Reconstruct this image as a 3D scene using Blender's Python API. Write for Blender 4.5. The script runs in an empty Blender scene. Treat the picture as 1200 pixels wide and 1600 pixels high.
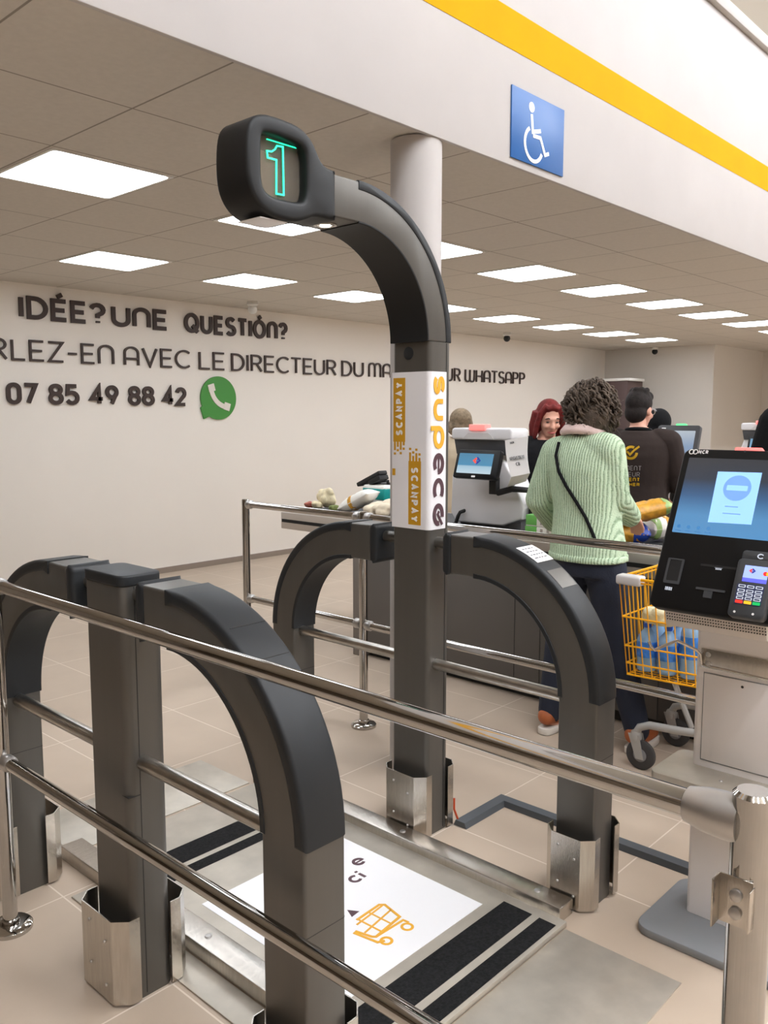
import bpy, bmesh, math, random
from mathutils import Vector, Matrix
from mathutils.bvhtree import BVHTree
R=math.radians; PI=math.pi
random.seed(7)
sc=bpy.context.scene; COL=sc.collection
# ---------------------------------------------------------------- camera, world, exposure
F=1325.0; CAMH=1.52; HEAD=R(42.7); PITCH=math.atan(150/F)
cam=bpy.data.objects.new('Camera',bpy.data.cameras.new('Camera')); COL.objects.link(cam)
cam.data.sensor_fit='AUTO'; cam.data.sensor_width=36; cam.data.lens=F*36/1600
cam.location=(0,0,CAMH); cam.rotation_euler=(PI/2-PITCH,0,HEAD-PI/2); cam.data.clip_start=.02
sc.camera=cam
w=bpy.data.worlds.new('World'); sc.world=w; w.use_nodes=True
w.node_tree.nodes['Background'].inputs[0].default_value=(1,.98,.95,1)
w.node_tree.nodes['Background'].inputs[1].default_value=.05
sc.view_settings.view_transform='Standard'; sc.view_settings.look='None'
sc.view_settings.gamma=1; sc.view_settings.use_curve_mapping=False
sc.view_settings.exposure=0.53
PANEL=8.0; HALL=36.0           # radiance of the office-ceiling panels / of the sales-hall strip lights
# pixel (1200x1600 frame) -> point on an axis plane, for measuring the place off the photo
_fw0=Vector((math.cos(HEAD),math.sin(HEAD),0)); _rt=Vector((math.sin(HEAD),-math.cos(HEAD),0)); _z=Vector((0,0,1))
_fw=_fw0*math.cos(PITCH)-_z*math.sin(PITCH); _up=_z*math.cos(PITCH)+_fw0*math.sin(PITCH)
def _ray(x,y): return _fw+_rt*((x-600)/F)-_up*((y-800)/F)
def onx(x,y,X): d=_ray(x,y); return Vector((0,0,CAMH))+d*(X/d.x)
def ony(x,y,Y): d=_ray(x,y); return Vector((0,0,CAMH))+d*(Y/d.y)
def onz(x,y,Z): d=_ray(x,y); return Vector((0,0,CAMH))+d*((Z-CAMH)/d.z)
# ---------------------------------------------------------------- materials
def lin(c):
    c=c/255.0
    return c/12.92 if c<=.04045 else ((c+.055)/1.055)**2.4
def rgb(r,g,b): return (lin(r),lin(g),lin(b),1)
def mat(name,c,rough=.5,metal=0,emit=0,bump=0,bscale=60,var=0,vscale=4,trans=0,alpha=1,spec=None,stretch=None,coat=0):
    m=bpy.data.materials.new(name); m.use_nodes=True; nt=m.node_tree; b=nt.nodes['Principled BSDF']
    c=rgb(*c); b.inputs['Base Color'].default_value=c; b.inputs['Roughness'].default_value=rough; b.inputs['Metallic'].default_value=metal
    if emit: b.inputs['Emission Color'].default_value=c; b.inputs['Emission Strength'].default_value=emit
    if trans: b.inputs['Transmission Weight'].default_value=trans
    if alpha<1: b.inputs['Alpha'].default_value=alpha
    if spec is not None: b.inputs['Specular IOR Level'].default_value=spec
    if coat: b.inputs['Coat Weight'].default_value=coat
    if bump or var:
        tc=nt.nodes.new('ShaderNodeTexCoord'); src=tc.outputs['Object']
        if stretch:
            mp=nt.nodes.new('ShaderNodeMapping'); mp.inputs['Scale'].default_value=stretch; nt.links.new(src,mp.inputs[0]); src=mp.outputs[0]
    if bump:
        n=nt.nodes.new('ShaderNodeTexNoise'); n.inputs['Scale'].default_value=bscale; n.inputs['Detail'].default_value=4; nt.links.new(src,n.inputs['Vector'])
        bp=nt.nodes.new('ShaderNodeBump'); bp.inputs['Strength'].default_value=bump; bp.inputs['Distance'].default_value=.01
        nt.links.new(n.outputs['Fac'],bp.inputs['Height']); nt.links.new(bp.outputs[0],b.inputs['Normal'])
    if var:
        n=nt.nodes.new('ShaderNodeTexNoise'); n.inputs['Scale'].default_value=vscale; n.inputs['Detail'].default_value=5; nt.links.new(src,n.inputs['Vector'])
        r=nt.nodes.new('ShaderNodeMapRange'); r.inputs[1].default_value=.3; r.inputs[2].default_value=.7; r.inputs[3].default_value=1-var; r.inputs[4].default_value=1+var
        nt.links.new(n.outputs['Fac'],r.inputs[0])
        mx=nt.nodes.new('ShaderNodeVectorMath'); mx.operation='SCALE'; mx.inputs[0].default_value=c[:3]; nt.links.new(r.outputs[0],mx.inputs['Scale'])
        nt.links.new(mx.outputs[0],b.inputs['Base Color'])
    return m
def grid_mat(name,c,cj,x0,y0,px,py,wj,rough,var=.05,vscale=3,bumpj=.3,rj=None):
    m=mat(name,c,rough,var=var,vscale=vscale,spec=.22); nt=m.node_tree; b=nt.nodes['Principled BSDF']; N=nt.nodes.new; L=nt.links.new
    g=N('ShaderNodeNewGeometry'); s=N('ShaderNodeSeparateXYZ'); L(g.outputs['Position'],s.inputs[0])
    masks=[]
    for out,o,p in ((s.outputs[0],x0,px),(s.outputs[1],y0,py)):
        a=N('ShaderNodeMath'); a.operation='SUBTRACT'; L(out,a.inputs[0]); a.inputs[1].default_value=o-p/2
        d=N('ShaderNodeMath'); d.operation='DIVIDE'; L(a.outputs[0],d.inputs[0]); d.inputs[1].default_value=p
        f=N('ShaderNodeMath'); f.operation='FRACT'; L(d.outputs[0],f.inputs[0])
        e=N('ShaderNodeMath'); e.operation='SUBTRACT'; L(f.outputs[0],e.inputs[0]); e.inputs[1].default_value=.5
        ab=N('ShaderNodeMath'); ab.operation='ABSOLUTE'; L(e.outputs[0],ab.inputs[0])
        lt=N('ShaderNodeMath'); lt.operation='LESS_THAN'; L(ab.outputs[0],lt.inputs[0]); lt.inputs[1].default_value=wj/2/p
        masks.append(lt)
    mx=N('ShaderNodeMath'); mx.operation='MAXIMUM'; L(masks[0].outputs[0],mx.inputs[0]); L(masks[1].outputs[0],mx.inputs[1])
    old=b.inputs['Base Color'].links[0].from_socket
    mix=N('ShaderNodeMix'); mix.data_type='RGBA'; L(mx.outputs[0],mix.inputs['Factor']); L(old,mix.inputs['A']); mix.inputs['B'].default_value=rgb(*cj)
    L(mix.outputs['Result'],b.inputs['Base Color'])
    inv=N('ShaderNodeMath'); inv.operation='SUBTRACT'; inv.inputs[0].default_value=1; L(mx.outputs[0],inv.inputs[1])
    bp=N('ShaderNodeBump'); bp.inputs['Strength'].default_value=bumpj; bp.inputs['Distance'].default_value=.003; L(inv.outputs[0],bp.inputs['Height']); L(bp.outputs[0],b.inputs['Normal'])
    return m
M={}
M['floor']=grid_mat('floor_tiles',(184,167,149),(214,201,186),1.177,1.86,.607,.615,.005,.46)
M['ceil']=grid_mat('ceiling_tiles',(203,196,186),(146,138,128),1.73,3.445,.6106,.6190,.008,.9,var=.03,vscale=40,bumpj=.6)
M['wall']=mat('wall_paint',(238,231,222),.75,var=.015,vscale=1.2,bump=.03,bscale=120)
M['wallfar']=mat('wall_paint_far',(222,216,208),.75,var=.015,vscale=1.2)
M['beam']=mat('beam_paint',(192,187,184),.8,spec=.15,var=.03,vscale=2.5,bump=.06,bscale=9)
M['yellow_paint']=mat('yellow_paint',(212,156,0),.75,spec=.1,var=.03,vscale=4)
M['skirting']=mat('skirting',(140,126,114),.5)
M['hallwall']=mat('hall_wall',(112,98,82),.8,var=.35,vscale=1.6)
M['hallceil']=mat('hall_ceiling',(150,140,126),.9)
M['panel']=mat('light_panel',(240,247,255),.5,emit=PANEL)
M['strip']=mat('unseen_strip_light',(240,246,255),.5,emit=HALL)
M['frame_white']=mat('white_frame',(225,222,216),.5)
M['grey']=mat('grey_lacquer',(100,97,92),.4,metal=.55,var=.03,vscale=30,bump=.03,bscale=900,stretch=(1,1,.05))
M['dark']=mat('charcoal_plastic',(38,40,42),.5,spec=.35,bump=.04,bscale=700)
M['black_head']=mat('soft_black_plastic',(28,29,30),.5,spec=.35)
M['seam']=mat('seam_dark',(40,39,38),.7)
M['steel']=mat('brushed_steel',(198,192,184),.27,metal=1,bump=.08,bscale=60,stretch=(1,12,1),var=.08,vscale=12)
M['steel_plate']=mat('worn_steel_plate',(192,185,173),.46,metal=.6,var=.12,vscale=9,bump=.05,bscale=40)
M['tube']=mat('satin_tube',(190,185,178),.3,metal=1,var=.12,vscale=25)
M['chrome']=mat('chrome',(184,181,177),.07,metal=1,var=.03,vscale=40)
M['satin']=mat('satin_zinc',(188,185,182),.38,metal=.9)
M['white_film']=mat('white_film',(238,236,238),.35,var=.01)
M['ochre']=mat('ochre_print',(205,152,30),.45)
M['amber']=mat('amber_print',(232,172,50),.45)
M['plum']=mat('plum_print',(84,58,66),.45)
M['white_print']=mat('white_print',(240,238,236),.45)
M['brown_letter']=mat('brown_letter',(58,42,36),.5)
M['green_logo']=mat('green_logo',(66,142,58),.45)
M['logo_white']=mat('logo_white',(228,220,210),.5)
M['blue_sign']=mat('blue_sign',(30,92,158),.4)
M['poster']=mat('poster_white',(240,240,242),.35)
M['grit']=mat('black_grit',(28,28,29),.8,spec=.2,bump=.5,bscale=400,var=.6,vscale=120)
M['green_led']=mat('green_led',(40,225,170),.4,emit=1.25)
M['green_led_dim']=mat('green_led_dim',(60,170,135),.4,emit=.5)
M['lamp_led']=mat('white_led',(255,255,250),.4,emit=14)
M['grey_rubber']=mat('grey_cable_cover',(78,82,86),.5)
M['red_cable']=mat('red_cable',(190,70,30),.5)
M['kiosk_white']=mat('kiosk_white',(234,229,227),.45)
M['kiosk_grey']=mat('kiosk_grey',(216,208,200),.5)
M['kiosk_black']=mat('kiosk_black',(12,12,13),.4,spec=.25)
M['slot_black']=mat('slot_black',(10,10,11),.6)
M['base_grey']=mat('base_grey',(132,134,137),.5,bump=.05,bscale=500)
M['red_lamp']=mat('red_lamp',(255,110,105),.4,emit=1.0)
M['green_lamp']=mat('green_lamp',(90,220,130),.4,emit=.9)
M['key']=mat('key_silver',(205,212,225),.4,emit=.25)
M['key_navy']=mat('key_navy',(40,48,90),.5)
M['key_red']=mat('key_red',(230,50,40),.4,emit=.5)
M['key_yellow']=mat('key_yellow',(240,180,40),.4,emit=.5)
M['key_green']=mat('key_green',(20,170,90),.4,emit=.5)
M['terminal']=mat('terminal_grey',(58,60,63),.45)
M['scr_blue']=mat('screen_blue',(140,160,235),.3,emit=.75)
M['scr_violet']=mat('screen_violet',(90,95,215),.3,emit=.6)
M['dialog']=mat('dialog_blue',(140,188,250),.3,emit=.56)
M['dialog_dark']=mat('dialog_dark',(108,150,208),.3,emit=.5)
M['icon_blue']=mat('icon_blue',(60,120,175),.3,emit=.35)
M['logo_blue']=mat('logo_blue',(30,50,140),.4,emit=.3)
M['logo_red']=mat('logo_red',(225,70,60),.4,emit=.4)
M['scr_pale']=mat('screen_pale',(215,225,238),.3,emit=.7)
M['cabinet']=mat('cabinet_dark',(92,88,84),.5)
M['cabinet_end']=mat('cabinet_end',(120,113,106),.5)
M['band']=mat('counter_band',(196,188,180),.35,metal=.6)
M['belt']=mat('belt_black',(38,38,40),.6)
M['scan_white']=mat('scanner_white',(214,212,213),.5)
M['scan_grey']=mat('scanner_grey',(128,128,130),.5)
M['scan_dark']=mat('scanner_dark',(62,62,64),.5)
M['black']=mat('matte_black',(20,20,21),.6)
M['paper']=mat('paper',(238,234,232),.8)
M['ink']=mat('ink',(70,70,74),.8)
M['yellow_wire']=mat('yellow_wire',(238,168,16),.38)
M['trolley_grey']=mat('trolley_grey',(172,170,166),.45,metal=.3)
M['bumper']=mat('bumper_grey',(196,192,190),.5)
M['rubber']=mat('rubber',(62,60,60),.7)
M['bottle']=mat('water_bottle',(165,205,240),.12,trans=.3)
M['bottle_label']=mat('bottle_label',(56,128,215),.4,var=.35,vscale=30)
M['cap_blue']=mat('cap_blue',(40,95,205),.4)
M['cauli']=mat('cauliflower',(226,222,188),.8,bump=.6,bscale=60)
M['skin']=mat('skin',(222,168,142),.55)
M['skin2']=mat('skin_fair',(214,160,138),.55)
M['eye']=mat('eye_dark',(50,38,34),.3)
M['lip']=mat('lip',(178,90,84),.5)
M['black_cloth']=mat('black_cloth',(20,20,22),.9,bump=.2,bscale=120,spec=.2)
M['brown_cloth']=mat('brown_cloth',(52,43,40),.9,bump=.25,bscale=25,spec=.2)
M['beige_cloth']=mat('beige_cloth',(200,182,155),.85,bump=.3,bscale=20)
M['jeans']=mat('dark_jeans',(30,36,52),.85,bump=.2,bscale=150,var=.1,vscale=10)
M['pink']=mat('pink_cloth',(222,196,190),.85,bump=.2,bscale=120)
M['shoe']=mat('shoe_brown',(168,92,50),.6)
M['sole']=mat('sole_white',(215,208,198),.7)
M['shirt_yellow']=mat('shirt_yellow',(225,180,30),.6)
M['shirt_grey']=mat('shirt_grey',(168,162,160),.6)
M['hair_brown']=mat('hair_brown',(88,76,66),.75,spec=.25,var=.45,vscale=22,bump=.3,bscale=150)
M['hair_red']=mat('hair_red',(112,40,38),.75,spec=.25,var=.3,vscale=40,bump=.3,bscale=200)
M['hair_dark']=mat('hair_dark',(36,30,28),.75,spec=.25,var=.3,vscale=40,bump=.3,bscale=200)
M['hair_grey']=mat('hair_grey',(140,122,100),.75,spec=.25,var=.3,vscale=40,bump=.4,bscale=160)
M['door_brown']=mat('door_brown',(82,64,62),.5)
M['cloth_cream']=mat('cloth_cream',(222,208,184),.9,bump=.4,bscale=18)
def knit():
    m=mat('green_knit',(150,190,140),.9,spec=.2); nt=m.node_tree; b=nt.nodes['Principled BSDF']; N=nt.nodes.new; L=nt.links.new
    tc=N('ShaderNodeTexCoord'); wv=N('ShaderNodeTexWave'); wv.wave_type='BANDS'; wv.bands_direction='Y'; wv.inputs['Scale'].default_value=26; wv.inputs['Distortion'].default_value=2.2; wv.inputs['Detail'].default_value=2
    L(tc.outputs['Object'],wv.inputs['Vector'])
    n=N('ShaderNodeTexNoise'); n.inputs['Scale'].default_value=160; L(tc.outputs['Object'],n.inputs['Vector'])
    mx=N('ShaderNodeMath'); mx.operation='ADD'; L(wv.outputs['Fac'],mx.inputs[0]); L(n.outputs['Fac'],mx.inputs[1])
    cr=N('ShaderNodeValToRGB'); cr.color_ramp.elements[0].position=.3; cr.color_ramp.elements[0].color=rgb(120,148,112); cr.color_ramp.elements[1].position=1.3/2+.3; cr.color_ramp.elements[1].color=rgb(196,216,186)
    L(mx.outputs[0],cr.inputs[0]); L(cr.outputs[0],b.inputs['Base Color'])
    bp=N('ShaderNodeBump'); bp.inputs['Strength'].default_value=.6; bp.inputs['Distance'].default_value=.006; L(mx.outputs[0],bp.inputs['Height']); L(bp.outputs[0],b.inputs['Normal'])
    return m
M['knit']=knit()
def screen_mat(name,z0,z1,stops,strength=1.0):
    # lit display's picture as a vertical colour sweep; kiosk top includes painted viewing-angle dimming
    m=bpy.data.materials.new(name); m.use_nodes=True; nt=m.node_tree; b=nt.nodes['Principled BSDF']; N=nt.nodes.new; L=nt.links.new
    g=N('ShaderNodeNewGeometry'); s=N('ShaderNodeSeparateXYZ'); L(g.outputs['Position'],s.inputs[0])
    mr=N('ShaderNodeMapRange'); mr.inputs[1].default_value=z0; mr.inputs[2].default_value=z1; L(s.outputs[2],mr.inputs[0])
    cr=N('ShaderNodeValToRGB'); L(mr.outputs[0],cr.inputs[0]); el=cr.color_ramp.elements
    el[0].position=stops[0][0]; el[0].color=rgb(*stops[0][1]); el[1].position=stops[-1][0]; el[1].color=rgb(*stops[-1][1])
    for p,c in stops[1:-1]: e=el.new(p); e.color=rgb(*c)
    b.inputs['Base Color'].default_value=(.01,.01,.01,1); b.inputs['Roughness'].default_value=.25
    L(cr.outputs[0],b.inputs['Emission Color']); b.inputs['Emission Strength'].default_value=strength
    return m
def glass_mat(name,tint,a):
    m=bpy.data.materials.new(name); m.use_nodes=True; nt=m.node_tree; N=nt.nodes.new; L=nt.links.new
    out=nt.nodes['Material Output']; t=N('ShaderNodeBsdfTransparent'); t.inputs[0].default_value=rgb(*tint); g=N('ShaderNodeBsdfGlossy'); g.inputs['Roughness'].default_value=.05
    mx=N('ShaderNodeMixShader'); mx.inputs[0].default_value=a; L(t.outputs[0],mx.inputs[1]); L(g.outputs[0],mx.inputs[2]); L(mx.outputs[0],out.inputs[0]); return m
M['pane']=glass_mat('display_glass',(238,236,232),.04)
_nt=M['pane'].node_tree; _g=[n for n in _nt.nodes if n.type=='BSDF_GLOSSY'][0]; _m=[n for n in _nt.nodes if n.type=='MIX_SHADER'][0]; _d=_nt.nodes.new('ShaderNodeBsdfDiffuse'); _d.inputs[0].default_value=rgb(150,142,130); _nt.links.new(_d.outputs[0],_m.inputs[2]); _m.inputs[0].default_value=.3  # grey diffuse mixed in paints the glass's haze and reflection
# ---------------------------------------------------------------- mesh helpers
def V(*a): return Vector(a)
LOC={}
class MB:
    K=0
    def __init__(s): s.bm=bmesh.new()
    def _add(s,tb):
        me=bpy.data.meshes.new('t'); tb.to_mesh(me); tb.free(); s.bm.from_mesh(me); bpy.data.meshes.remove(me); return s
    def box(s,x0,x1,y0,y1,z0,z1,bev=0,seg=2,mx=None):
        tb=bmesh.new(); bmesh.ops.create_cube(tb,size=1)
        for v in tb.verts: v.co=V((x0+x1)/2+v.co.x*(x1-x0),(y0+y1)/2+v.co.y*(y1-y0),(z0+z1)/2+v.co.z*(z1-z0))
        if bev: bmesh.ops.bevel(tb,geom=tb.edges[:],offset=bev,segments=seg,profile=.5,affect='EDGES')
        if mx: bmesh.ops.transform(tb,matrix=mx,verts=tb.verts)
        return s._add(tb)
    def prism(s,poly,O,ex,ey,ez,d0,d1,bev=0,seg=2,hole=None):
        tb=bmesh.new(); O=Vector(O); ex=Vector(ex); ey=Vector(ey); ez=Vector(ez)
        loops=[poly]+([hole] if hole else []); rings=[]
        for lp in loops:
            a=[tb.verts.new(O+ex*p[0]+ey*p[1]+ez*d0) for p in lp]; b=[tb.verts.new(O+ex*p[0]+ey*p[1]+ez*d1) for p in lp]
            n=len(lp)
            for i in range(n): tb.faces.new((a[i],a[(i+1)%n],b[(i+1)%n],b[i]))
            rings.append((a,b))
        if not hole:
            tb.faces.new(rings[0][0]); tb.faces.new(rings[0][1])
        cap=[]
        for a,b in rings:
            for r in (a,b):
                for i in range(len(r)): cap.append(tb.edges.get((r[i],r[(i+1)%len(r)])))
        if hole:
            for k in (0,1):
                es=[]
                for rr in rings:
                    r=rr[k]
                    es+=[tb.edges.get((r[i],r[(i+1)%len(r)])) for i in range(len(r))]
                bmesh.ops.triangle_fill(tb,edges=es,use_beauty=True)
        bmesh.ops.recalc_face_normals(tb,faces=tb.faces)
        if bev: bmesh.ops.bevel(tb,geom=cap,offset=bev,segments=seg,profile=.5,affect='EDGES')
        return s._add(tb)
    def tube(s,pts,r,n=10,closed=False,caps=True):
        pts=[Vector(p) for p in pts]; N=len(pts); rs=r if isinstance(r,(list,tuple)) else [r]*N
        tb=bmesh.new(); rings=[]; up=None
        for i,p in enumerate(pts):
            if closed: t=(pts[(i+1)%N]-pts[i-1])
            else: t=pts[min(i+1,N-1)]-pts[max(i-1,0)]
            if t.length<1e-9: t=V(0,0,1)
            t.normalize()
            if up is None:
                up=V(0,0,1) if abs(t.z)<.9 else V(1,0,0)
            u=(up-t*up.dot(t))
            if u.length<1e-5: u=t.orthogonal()
            u.normalize(); up=u; v=t.cross(u)
            rings.append([tb.verts.new(p+u*(rs[i]*math.cos(2*PI*k/n))+v*(rs[i]*math.sin(2*PI*k/n))) for k in range(n)])
        for i in range(N if closed else N-1):
            a,b=rings[i],rings[(i+1)%N]
            for k in range(n): tb.faces.new((a[k],a[(k+1)%n],b[(k+1)%n],b[k]))
        if caps and not closed: tb.faces.new(rings[0]); tb.faces.new(rings[-1])
        return s._add(tb)
    def cyl(s,p0,p1,r,n=20): return s.tube([p0,p1],r,n)
    def lathe(s,prof,c,ax=(0,0,1),n=24):
        ax=Vector(ax).normalized(); u=ax.orthogonal().normalized(); v=ax.cross(u); c=Vector(c); tb=bmesh.new()
        rings=[[tb.verts.new(c+ax*z+(u*math.cos(2*PI*k/n)+v*math.sin(2*PI*k/n))*max(r,1e-4)) for k in range(n)] for r,z in prof]
        for a,b in zip(rings,rings[1:]):
            for k in range(n): tb.faces.new((a[k],a[(k+1)%n],b[(k+1)%n],b[k]))
        tb.faces.new(rings[0]); tb.faces.new(rings[-1]); return s._add(tb)
    def ell(s,c,r,mx=None,seg=20,noise=0):
        tb=bmesh.new(); bmesh.ops.create_uvsphere(tb,u_segments=seg,v_segments=max(6,seg*2//3),radius=1)
        for v in tb.verts:
            k=1+(random.uniform(-noise,noise) if noise else 0); q=V(v.co.x*r[0]*k,v.co.y*r[1]*k,v.co.z*r[2]*k)
            if mx: q=mx@q
            v.co=q+Vector(c)
        return s._add(tb)
    def loft(s,rings):
        tb=bmesh.new(); rv=[[tb.verts.new(p) for p in r] for r in rings]; n=len(rv[0])
        for a,b in zip(rv,rv[1:]):
            for k in range(n): tb.faces.new((a[k],a[(k+1)%n],b[(k+1)%n],b[k]))
        tb.faces.new(rv[0]); tb.faces.new(rv[-1]); return s._add(tb)
    def ribbon(s,pts,t,O,ex,ey,ez,d0,d1,closed=False):
        MB.K=(MB.K+1)%5; d1=d1+(.00022*MB.K if d1>d0 else 0)*(1 if d1<.01 else 3)
        P=[Vector((p[0],p[1])) for p in pts]; Q=[P[0]]
        for p in P[1:]:
            if (p-Q[-1]).length>1e-6: Q.append(p)
        if closed and (Q[0]-Q[-1]).length<1e-6: Q.pop()
        P=Q; n=len(P); Lf=[];Rt=[]
        for i in range(n):
            d1v=d2v=None
            if i>0 or closed: d1v=(P[i]-P[i-1]).normalized()
            if i<n-1 or closed: d2v=(P[(i+1)%n]-P[i]).normalized()
            if d1v is None: d1v=d2v
            if d2v is None: d2v=d1v
            n1=Vector((-d1v.y,d1v.x)); n2=Vector((-d2v.y,d2v.x)); m=n1+n2
            m=n1 if m.length<1e-4 else m.normalized(); k=1/max(.45,m.dot(n1))
            Lf.append(P[i]+m*t/2*k); Rt.append(P[i]-m*t/2*k)
        O=Vector(O);ex=Vector(ex);ey=Vector(ey);ez=Vector(ez); tb=bmesh.new()
        def mk(L,d): return [tb.verts.new(O+ex*p.x+ey*p.y+ez*d) for p in L]
        a0,a1,b0,b1=mk(Lf,d0),mk(Lf,d1),mk(Rt,d0),mk(Rt,d1)
        for i in range(n if closed else n-1):
            j=(i+1)%n
            for q in ((a1[i],a1[j],b1[j],b1[i]),(a0[i],b0[i],b0[j],a0[j]),(a0[i],a0[j],a1[j],a1[i]),(b0[i],b1[i],b1[j],b0[j])): tb.faces.new(q)
        if not closed:
            tb.faces.new((a0[0],a1[0],b1[0],b0[0])); tb.faces.new((a0[-1],b0[-1],b1[-1],a1[-1]))
        return s._add(tb)
    def build(s,name,m,parent=None,flat=False,keep=False):
        o=LOC.get(parent.name if parent else None,V(0,0,0))
        bmesh.ops.recalc_face_normals(s.bm,faces=s.bm.faces)
        if parent: bmesh.ops.translate(s.bm,vec=-o,verts=s.bm.verts)
        me=bpy.data.meshes.new(name); s.bm.to_mesh(me); s.bm.free()
        return link(name,me,m,parent,flat)
def link(name,me,m,parent=None,flat=False):
    me.materials.clear(); me.materials.append(M[m] if isinstance(m,str) else m)
    if not flat:
        me.polygons.foreach_set('use_smooth',[True]*len(me.polygons)); me.set_sharp_from_angle(angle=R(38))
    ob=bpy.data.objects.new(name,me); COL.objects.link(ob)
    if parent: ob.parent=parent; LOC[ob.name]=LOC[parent.name]
    else: LOC[ob.name]=V(0,0,0)
    return ob
def tag(o,label=None,cat=None,group=None,kind=None):
    if label: o['label']=label
    if cat: o['category']=cat
    if group: o['group']=group
    if kind: o['kind']=kind
    return o
def thing(name,label,cat,loc,group=None):
    o=bpy.data.objects.new(name,None); COL.objects.link(o); o.empty_display_size=.1; o.location=loc; LOC[o.name]=Vector(loc)
    return tag(o,label,cat,group)
def solo(mb,name,m,label,cat,group=None):      # a thing that is one mesh: origin moved to its base
    bmesh.ops.recalc_face_normals(mb.bm,faces=mb.bm.faces)
    vs=[v.co for v in mb.bm.verts]; c=V(sum(v.x for v in vs)/len(vs),sum(v.y for v in vs)/len(vs),min(v.z for v in vs))
    bmesh.ops.translate(mb.bm,vec=-c,verts=mb.bm.verts); me=bpy.data.meshes.new(name); mb.bm.to_mesh(me); mb.bm.free()
    o=link(name,me,m); o.location=c; LOC[o.name]=c; return tag(o,label,cat,group)
def copy_tree(o,parent=None):
    c=o.copy(); COL.objects.link(c)
    if parent: c.parent=parent
    for ch in list(o.children): copy_tree(ch,c)
    return c
def struct(mb,name,m): return tag(mb.build(name,m),kind='structure')
def arc(cx,cy,rx,ry,a0,a1,n=10): return [(cx+rx*math.cos(R(a0+(a1-a0)*i/n)),cy+ry*math.sin(R(a0+(a1-a0)*i/n))) for i in range(n+1)]
def rrect(x0,x1,y0,y1,r,n=6): return arc(x1-r,y1-r,r,r,0,90,n)+arc(x0+r,y1-r,r,r,90,180,n)+arc(x0+r,y0+r,r,r,180,270,n)+arc(x1-r,y0+r,r,r,270,360,n)
def smooth_poly(P,it=2):
    for _ in range(it):
        Q=[]
        for i in range(len(P)):
            a=P[i];b=P[(i+1)%len(P)]; Q+=[(a[0]*.75+b[0]*.25,a[1]*.75+b[1]*.25),(a[0]*.25+b[0]*.75,a[1]*.25+b[1]*.75)]
        P=Q
    return P
X_,Y_,Z_=V(1,0,0),V(0,1,0),V(0,0,1)
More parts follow.
